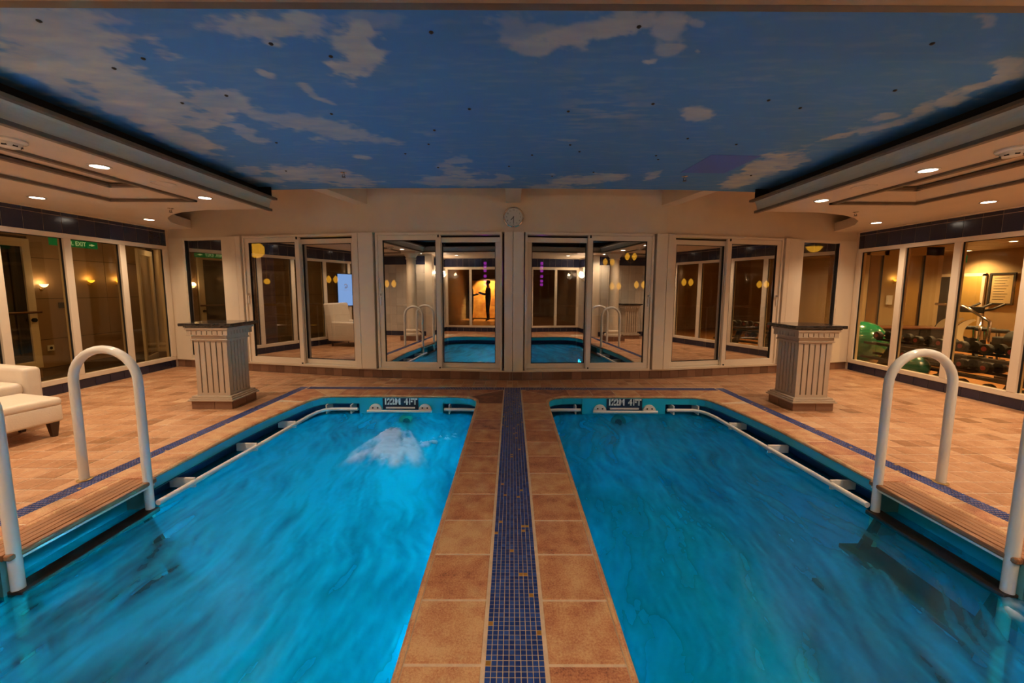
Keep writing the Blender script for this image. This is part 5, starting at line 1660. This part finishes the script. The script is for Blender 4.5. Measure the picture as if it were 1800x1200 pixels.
    for y, l in pos:
        dumbbell(6.72, y, 0.595, 'black dumbbell with pink badge on the top shelf, ' + l)
    for y, l in ((5.75, 'below the third pane'), (5.45, 'beside the rack leg'), (4.75, 'below the fourth pane'), (6.6, 'at the far end')):
        dumbbell(6.68, y, 0.335, 'black dumbbell on the lower shelf, ' + l, 1.0)
    for y, l in ((5.95, 'beneath the third mullion'), (5.62, 'under the middle of the third pane'), (5.30, 'under the fourth mullion'), (4.95, 'at the start of the fourth pane'), (6.75, 'beside the teal ball')):
        dumbbell(6.38, y, 0.075, 'black dumbbell standing on the gym floor, ' + l, 1.0)
    # cross trainers with curved cream frames
    def trainer(x, y, label):
        root = empty('exercise_bike', (x, y, 0), math.radians(-49), label, 'gym machine', 'row of gym machines with curved cream frames')
        R_ = 0.29
        inner = []; outer = []
        for a in np.linspace(math.radians(100), math.radians(250), 16):
            t = (math.degrees(a) - 100) / 150
            w = 0.03 + 0.07 * math.sin(PI * t)
            outer.append((R_ * math.cos(a), 0.57 + 0.30 * math.sin(a))); inner.append(((R_ - w) * math.cos(a) + 0.02, 0.57 + (0.30 - w) * math.sin(a)))
        poly = outer + inner[::-1]
        n = len(outer)
        for yy, mat, nm in ((-0.03, CREAMP, 'curved_frame'), (0.015, RUBBER, 'frame_backing')):
            m = MB(); vs = [(p[0] * (1.0 if mat is CREAMP else 1.06), yy, p[1] * (1 if mat is CREAMP else 1.0)) for p in poly] + [(p[0] * (1.0 if mat is CREAMP else 1.06), yy + 0.04, p[1]) for p in poly]
            N_ = len(poly); fs = []
            for i in range(n - 1):
                a, b, c, d = i, i + 1, N_ - 2 - i, N_ - 1 - i
                fs += [(a, b, c, d), (N_ + d, N_ + c, N_ + b, N_ + a), (a, N_ + a, N_ + b, b), (d, c, N_ + c, N_ + d)]
            m.add(vs, fs); m.obj(nm, mat, root)
        m = MB(); m.tube([(-0.05, 0, 1.0), (0.16, 0, 1.06), (0.30, 0, 1.16)], 0.022, 8); m.obj('handlebar', RUBBER, root, smooth=True)
        m = MB(); m.box(-0.10, 0.06, -0.10, 0.10, 0.98, 1.10); m.obj('console', RUBBER, root, bevel=0.01)
        m = MB(); m.box(-0.45, 0.55, -0.05, 0.05, 0.03, 0.09); m.box(-0.45, -0.38, -0.25, 0.25, 0, 0.05); m.box(0.48, 0.55, -0.25, 0.25, 0, 0.05); m.obj('base_frame', DARKM, root)
        m = MB(); m.tube([(0.30, 0, 0.09), (0.26, 0, 0.62)], 0.03, 10); m.obj('seat_post', CHROME, root)
        m = MB(); m.box(0.12, 0.40, -0.11, 0.11, 0.62, 0.69); m.obj('saddle', RUBBER, root, smooth=True, bevel=0.03, segs=3)
        m = MB(); m.cyl((0.10, 0.05, 0.32), 0.15, 0.05, 24, 'Y'); m.obj('flywheel', DARKM, root, smooth=True, angle=40)
        return root
    trainer(9.25, 8.27, 'leftmost gym machine with curved cream frame')
    trainer(9.1, 7.95, 'middle gym machine with curved cream frame')
    trainer(8.95, 7.62, 'rightmost gym machine with curved cream frame')
    # treadmill rail
    root = empty('treadmill', (8.15, 7.05, 0), 0, 'treadmill with bent metal handrail in front of the curved machines', 'treadmill')
    m = MB(); m.tube([(0, 0.62, 1.15), (0, 0.25, 1.15), (0, 0.12, 1.12), (0, -0.28, 0.88), (0, -0.30, 0.10)], 0.024, 10); m.tube([(0, -0.15, 0.95), (0, -0.15, 0.10)], 0.02, 8); m.obj('hand_rail', CHROME, root, smooth=True)
    m = MB(); m.box(-0.3, 0.35, -0.35, 0.75, 0.02, 0.14); m.obj('deck', RUBBER, root, bevel=0.01)
    m = MB(); m.box(-0.05, 0.3, 0.50, 0.70, 0.14, 0.30); m.obj('motor_cover', DARKM, root, bevel=0.01)
    root = empty('weight_machine', (8.0, 6.2, 0), 0, 'dark weight machine with padded cylinder right of the curved machines', 'gym machine')
    m = MB(); m.box(-0.04, 0.04, -0.04, 0.04, 0, 0.95); m.box(-0.3, 0.3, -0.05, 0.05, 0, 0.05); m.obj('upright', DARKM, root)
    m = MB(); m.cyl((0, -0.10, 0.62), 0.15, 0.22, 24, 'Y'); m.obj('padded_drum', RUBBER, root, smooth=True, angle=40)
    m = MB(); m.box(-0.12, 0.12, 0.14, 0.30, 0.52, 0.66); m.obj('seat', RUBBER, root, bevel=0.02)
    for k in range(4):
        root = empty('exercise_mat', (7.75, 5.45, 0.30 + 0.085 * k), 0, 'maroon exercise mat, number %s from the bottom of the stack' % ['one', 'two', 'three', 'four'][k], 'mat', 'stack of maroon mats')
        m = MB()
        pts = []
        m.box(-0.3, 0.3, -0.75, 0.42, 0.0, 0.078)
        m.obj('mat_body', MAROON, root, smooth=True, bevel=0.03, segs=3)
        for j in range(5):
            m = MB(); m.box(-0.306, 0.306, -0.55 + j * 0.2 - 0.006, -0.55 + j * 0.2 + 0.006, 0.01, 0.0815); m.obj('stitched_fold', DWOOD, root)
    root = empty('mat_bench', (7.75, 5.3, 0), 0, 'low wooden bench under the maroon mats', 'bench')
    m = MB(); m.box(-0.32, 0.32, -0.65, 0.6, 0.26, 0.30); m.obj('top', GYMF, root, bevel=0.004)
    for x in (-0.28, 0.28):
        for y in (-0.6, 0.55):
            m = MB(); m.box(x - 0.025, x + 0.025, y - 0.025, y + 0.025, 0, 0.26); m.obj('leg', DARKM, root)
    for x, y, l in ((7.6, 4.2, 'over the near end of the rack'), (7.6, 6.2, 'over the dumbbells'), (9.6, 5.2, 'in the middle of the gym'), (10.6, 9.4, 'above the yellow doorway'), (9.4, 7.6, 'behind the curved machines'), (7.0, 7.9, 'above the green ball')):
        downlight(x, y, 'gym downlight ' + l, 3.4, 2.335)
gym()

# ------------------------------------------------------------------ night deck outside the front glazing
def outside():
    m = MB(); m.prism([(-6.1, 7.2), (-4.5, 6.87), (-2.36, 6.39), (0, 6.22), (2.36, 6.39), (4.5, 6.87), (6.1, 7.2), (6.1, 10.4), (-6.1, 10.4)], -0.06, -0.01); o = m.obj('floor_outside', NWOOD, kind='structure'); tag(o, 'dark deck outside the front glazing at night')
    root = empty('deck_railing', (0, 9.2, 0), 0, 'ship railing with wooden top on the night deck', 'railing')
    m = MB(); m.tube([(-6.0, 0, 1.02), (6.0, 0, 1.02)], 0.03, 10); m.obj('top_rail', DARKR, root, smooth=True)
    for z in (0.3, 0.55, 0.8):
        m = MB(); m.tube([(-6.0, 0, z), (6.0, 0, z)], 0.008, 6); m.obj('wire', CHROME, root)
    for i in range(9):
        m = MB(); m.tube([(-6.0 + 1.5 * i, 0, 0), (-6.0 + 1.5 * i, 0, 1.0)], 0.018, 8); m.obj('post', WHITEP, root)
    # yellow lamps
    def globe(x, z, label, r=0.09, y=8.8):
        root = empty('deck_lamp', (x, y, z), 0, label, 'lamp')
        m = MB(); m.sphere((0, 0, 0), r, 20, 12); m.obj('globe', YLAMP, root, smooth=True)
        m = MB(); m.tube([(0, 0, r * 0.9), (0, 0, max(0.02, 2.9 - z))], 0.010, 8); m.obj('stem', BRASS, root)
    globe(-5.58, 2.22, 'large yellow globe lamp outside left of the left pedestal door', 0.17)
    globe(6.50, 2.42, 'large yellow globe lamp outside the narrow right window', 0.22)
    globe(-5.20, 1.54, 'small yellow globe lamp under the large one, outside left', 0.06, 8.5)
    def tulip(x, z, label, y=8.8, sc=1.0):
        root = empty('twin_lamp', (x, y, z), 0, label, 'lamp', 'twin tulip lamps on the night deck')
        m = MB(); m.tube([(0, 0.0, 0.0), (0, 0, -0.25)], 0.008, 8); m.tube([(-0.085, 0, -0.06), (-0.04, 0, -0.12), (0.04, 0, -0.12), (0.085, 0, -0.06)], 0.007, 8); m.tube([(0, 0, -0.25), (0, 0, -z)], 0.010, 8); m.obj('bracket', BRASS, root)
        for s in (-1, 1):
            m = MB(); m.lathe([(0.02, -0.06), (0.055, -0.01), (0.058, 0.03), (0.03, 0.075), (0.006, 0.10)], (s * 0.085, 0, 0), 16); m.obj('tulip_shade', YLAMP, root, smooth=True)
        root.scale = (sc, 1, 1)
    for x, z, l in ((-3.95, 1.58, 'seen through the door beside the left pedestal'), (2.10, 1.98, 'upper left of three in the door right of the clock'), (2.58, 2.10, 'upper right in the door right of the clock'),
                    (2.26, 1.46, 'lower left in the door right of the clock'), (2.80, 1.49, 'lower right in the door right of the clock'), (3.84, 1.55, 'in the left leaf of the door beside the right pedestal'),
                    (5.50, 1.51, 'in the right leaf of the door beside the right pedestal'), (-2.68, 1.49, 'in the outer leaf of the door left of the clock')):
        tulip(x, z, 'twin yellow tulip lamp outside, ' + l, sc=0.9)
    for x, sd in ((-0.60, 'left'), (0.64, 'right')):
        root = empty('light_string', (x, 8.8, 0), 0, 'vertical string of magenta lights outside, %s of the clock pillar' % sd, 'lamp')
        m = MB(); m.tube([(0, 0.03, 1.35), (0, 0.03, 2.95)], 0.008, 6); m.obj('cable', DARKM, root)
        for z in (1.50, 1.58, 1.68, 1.80, 1.88, 1.96):
            m = MB(); m.box(-0.03, 0.03, -0.03, 0.03, z - 0.028, z + 0.028); m.obj('bulb', emit_mat('magenta_bulb', (0.55, 0.05, 0.85), 0.8) if 'magenta_bulb' not in MATS else MATS['magenta_bulb'], root, bevel=0.006)
    # fence of the ship's bulkhead
    m = MB(); m.box(-6.1, 6.1, 10.3, 10.4, 0, 2.95); o = m.obj('wall_outside', pbr('bulkhead_night', (0.05, 0.04, 0.035), 0.5), kind='structure'); tag(o, 'dark bulkhead beyond the night deck')
    m = MB(); m.prism([(-6.1, 7.2), (0, 6.3), (6.1, 7.2), (6.1, 10.4), (-6.1, 10.4)], 2.95, 3.0); o = m.obj('ceiling_outside', pbr('deckhead_night', (0.12, 0.09, 0.06), 0.6), kind='structure'); tag(o, 'deckhead above the night deck')
outside()

# ------------------------------------------------------------------ lounge behind the back glazing (seen mirrored)
def lounge():
    m = MB(); m.box(-4.0, 4.0, -8.0, -0.72, -0.05, 0.0); o = m.obj('floor_lounge', GYMF, kind='structure'); tag(o, 'wooden lounge floor behind the back glazing')
    m = MB(); m.box(-4.0, 4.0, -8.0, -0.72, 2.5, 2.55); o = m.obj('ceiling_lounge', GYMC, kind='structure'); tag(o, 'lounge ceiling behind the back glazing')
    m = MB(); m.box(-4.1, -4.0, -8.0, -0.72, 0, 2.5); m.box(4.0, 4.1, -8.0, -0.72, 0, 2.5); m.box(-4.1, 4.1, -8.1, -8.0, 0, 2.5); o = m.obj('wall_lounge', GYMW, kind='structure'); tag(o, 'tan lounge walls behind the back glazing')
    root = empty('mural_picture', (-2.87, -6.0, 0), 0, 'tall golden picture lit from above at the back of the lounge', 'picture')
    m = MB(); m.box(-0.85, 0.85, -0.04, 0.0, 0.0, 1.85); m.obj('frame', DWOOD, root, bevel=0.01)
    m = MB(); m.box(-0.77, 0.77, 0.0, 0.01, 0.06, 1.78); m.obj('canvas', pbr('gold_canvas', (0.85, 0.48, 0.10), 0.6, col2=(0.50, 0.17, 0.04), nscale=3), root)
    link_light('picture_light', 'SPOT', (0, 0.7, 2.3), 260, (1, 0.72, 0.32), root, (math.radians(-26), 0, 0), 0.05, spot=80)
    for x, y, l in ((1.5, -2.5, 'nearest the back glazing'), (-1.5, -4.5, 'in the middle of the room'), (1.5, -6, 'towards the golden picture')):
        downlight(x, y, 'lounge downlight ' + l, 0.9, 2.5)
lounge()

# two people standing in the lounge
def person(x, y, rz, shirt, label, h=1.72, arm=0.35):
    root = empty('person', (x, y, 0), rz, label, 'person')
    k = h / 1.72
    V = [(0, 0, 0.95, .125), (0, 0.0, 1.12, .115), (0, 0.0, 1.32, .14), (0, 0, 1.44, .075), (0, 0.0, 1.50, .052), (0, 0.015, 1.60, .085), (0, 0.01, 1.68, .07)]
    E_ = [(0, 1), (1, 2), (2, 3), (3, 4), (4, 5), (5, 6)]
    for s in (-1, 1):
        b = len(V)
        V += [(s * 0.09, 0, 0.90, .095), (s * 0.10, 0.02, 0.50, .062), (s * 0.11, -0.01, 0.09, .042), (s * 0.115, 0.10, 0.045, .036)]
        E_ += [(0, b), (b, b + 1), (b + 1, b + 2), (b + 2, b + 3)]
        b = len(V)
        V += [(s * 0.18, 0, 1.38, .058), (s * 0.23, 0.02, 1.12, .042), (s * 0.16, 0.02 + arm * 0.7, 1.02 + arm * 0.4, .030), (s * 0.13, 0.02 + arm * 0.85, 1.03 + arm * 0.5, .028)]
        E_ += [(2, b), (b, b + 1), (b + 1, b + 2), (b + 2, b + 3)]
    me = bpy.data.meshes.new('body')
    me.from_pydata([(a * k, b_ * k, c * k) for a, b_, c, r_ in V], E_, [])
    o = bpy.data.objects.new('body', me); COL.objects.link(o); o.parent = root
    md = o.modifiers.new('skin', 'SKIN'); md.use_smooth_shade = True
    for i, v in enumerate(V):
        me.skin_vertices[0].data[i].radius = (v[3] * k, v[3] * k)
    me.skin_vertices[0].data[0].use_root = True
    o.modifiers.new('sub', 'SUBSURF').levels = 1
    o.modifiers['sub'].render_levels = 2
    # clothes by height: one procedural material on the body
    m, nt, out = new_mat('clothes_' + shirt[0])
    g = N(nt, 'ShaderNodeTexCoord'); sp = N(nt, 'ShaderNodeSeparateXYZ'); nt.links.new(g.outputs['Object'], sp.inputs[0])
    mr = N(nt, 'ShaderNodeMapRange'); mr.inputs[2].default_value = 1.8; nt.links.new(sp.outputs[2], mr.inputs[0])
    r = N(nt, 'ShaderNodeValToRGB'); r.color_ramp.interpolation = 'CONSTANT'
    els = r.color_ramp.elements
    els[0].color = (0.02, 0.02, 0.022, 1); els[1].position = 0.53; els[1].color = (*shirt[1], 1)
    e = els.new(0.80); e.color = (0.40, 0.24, 0.16, 1)
    nt.links.new(mr.outputs[0], r.inputs[0])
    b = N(nt, 'ShaderNodeBsdfPrincipled', i_Roughness=0.8); nt.links.new(r.outputs[0], b.inputs['Base Color']); nt.links.new(b.outputs[0], out.inputs[0])
    me.materials.append(m)
    mb = MB(); mb.sphere((0, -0.012 * k, 1.655 * k), 0.092 * k, 20, 12, (0.92, 1.0, 0.9)); mb.obj('hair', RUBBER, root, smooth=True)
    mb = MB(); mb.sphere((0, 0.10 * k, 1.595 * k), 0.014, 8, 6, (0.8, 1.4, 1.3)); mb.obj('nose', pbr('skin_' + shirt[0], (0.40, 0.24, 0.16), 0.6), root)
    return root
person(-3.38, -4.75, -PI / 2, ('blue', (0.05, 0.12, 0.42)), 'person in a blue shirt standing in the lounge, facing right')
person(-2.62, -4.75, PI / 2, ('dark', (0.03, 0.03, 0.035)), 'person in dark clothes with raised hands, facing the one in blue', 1.76, 0.42)
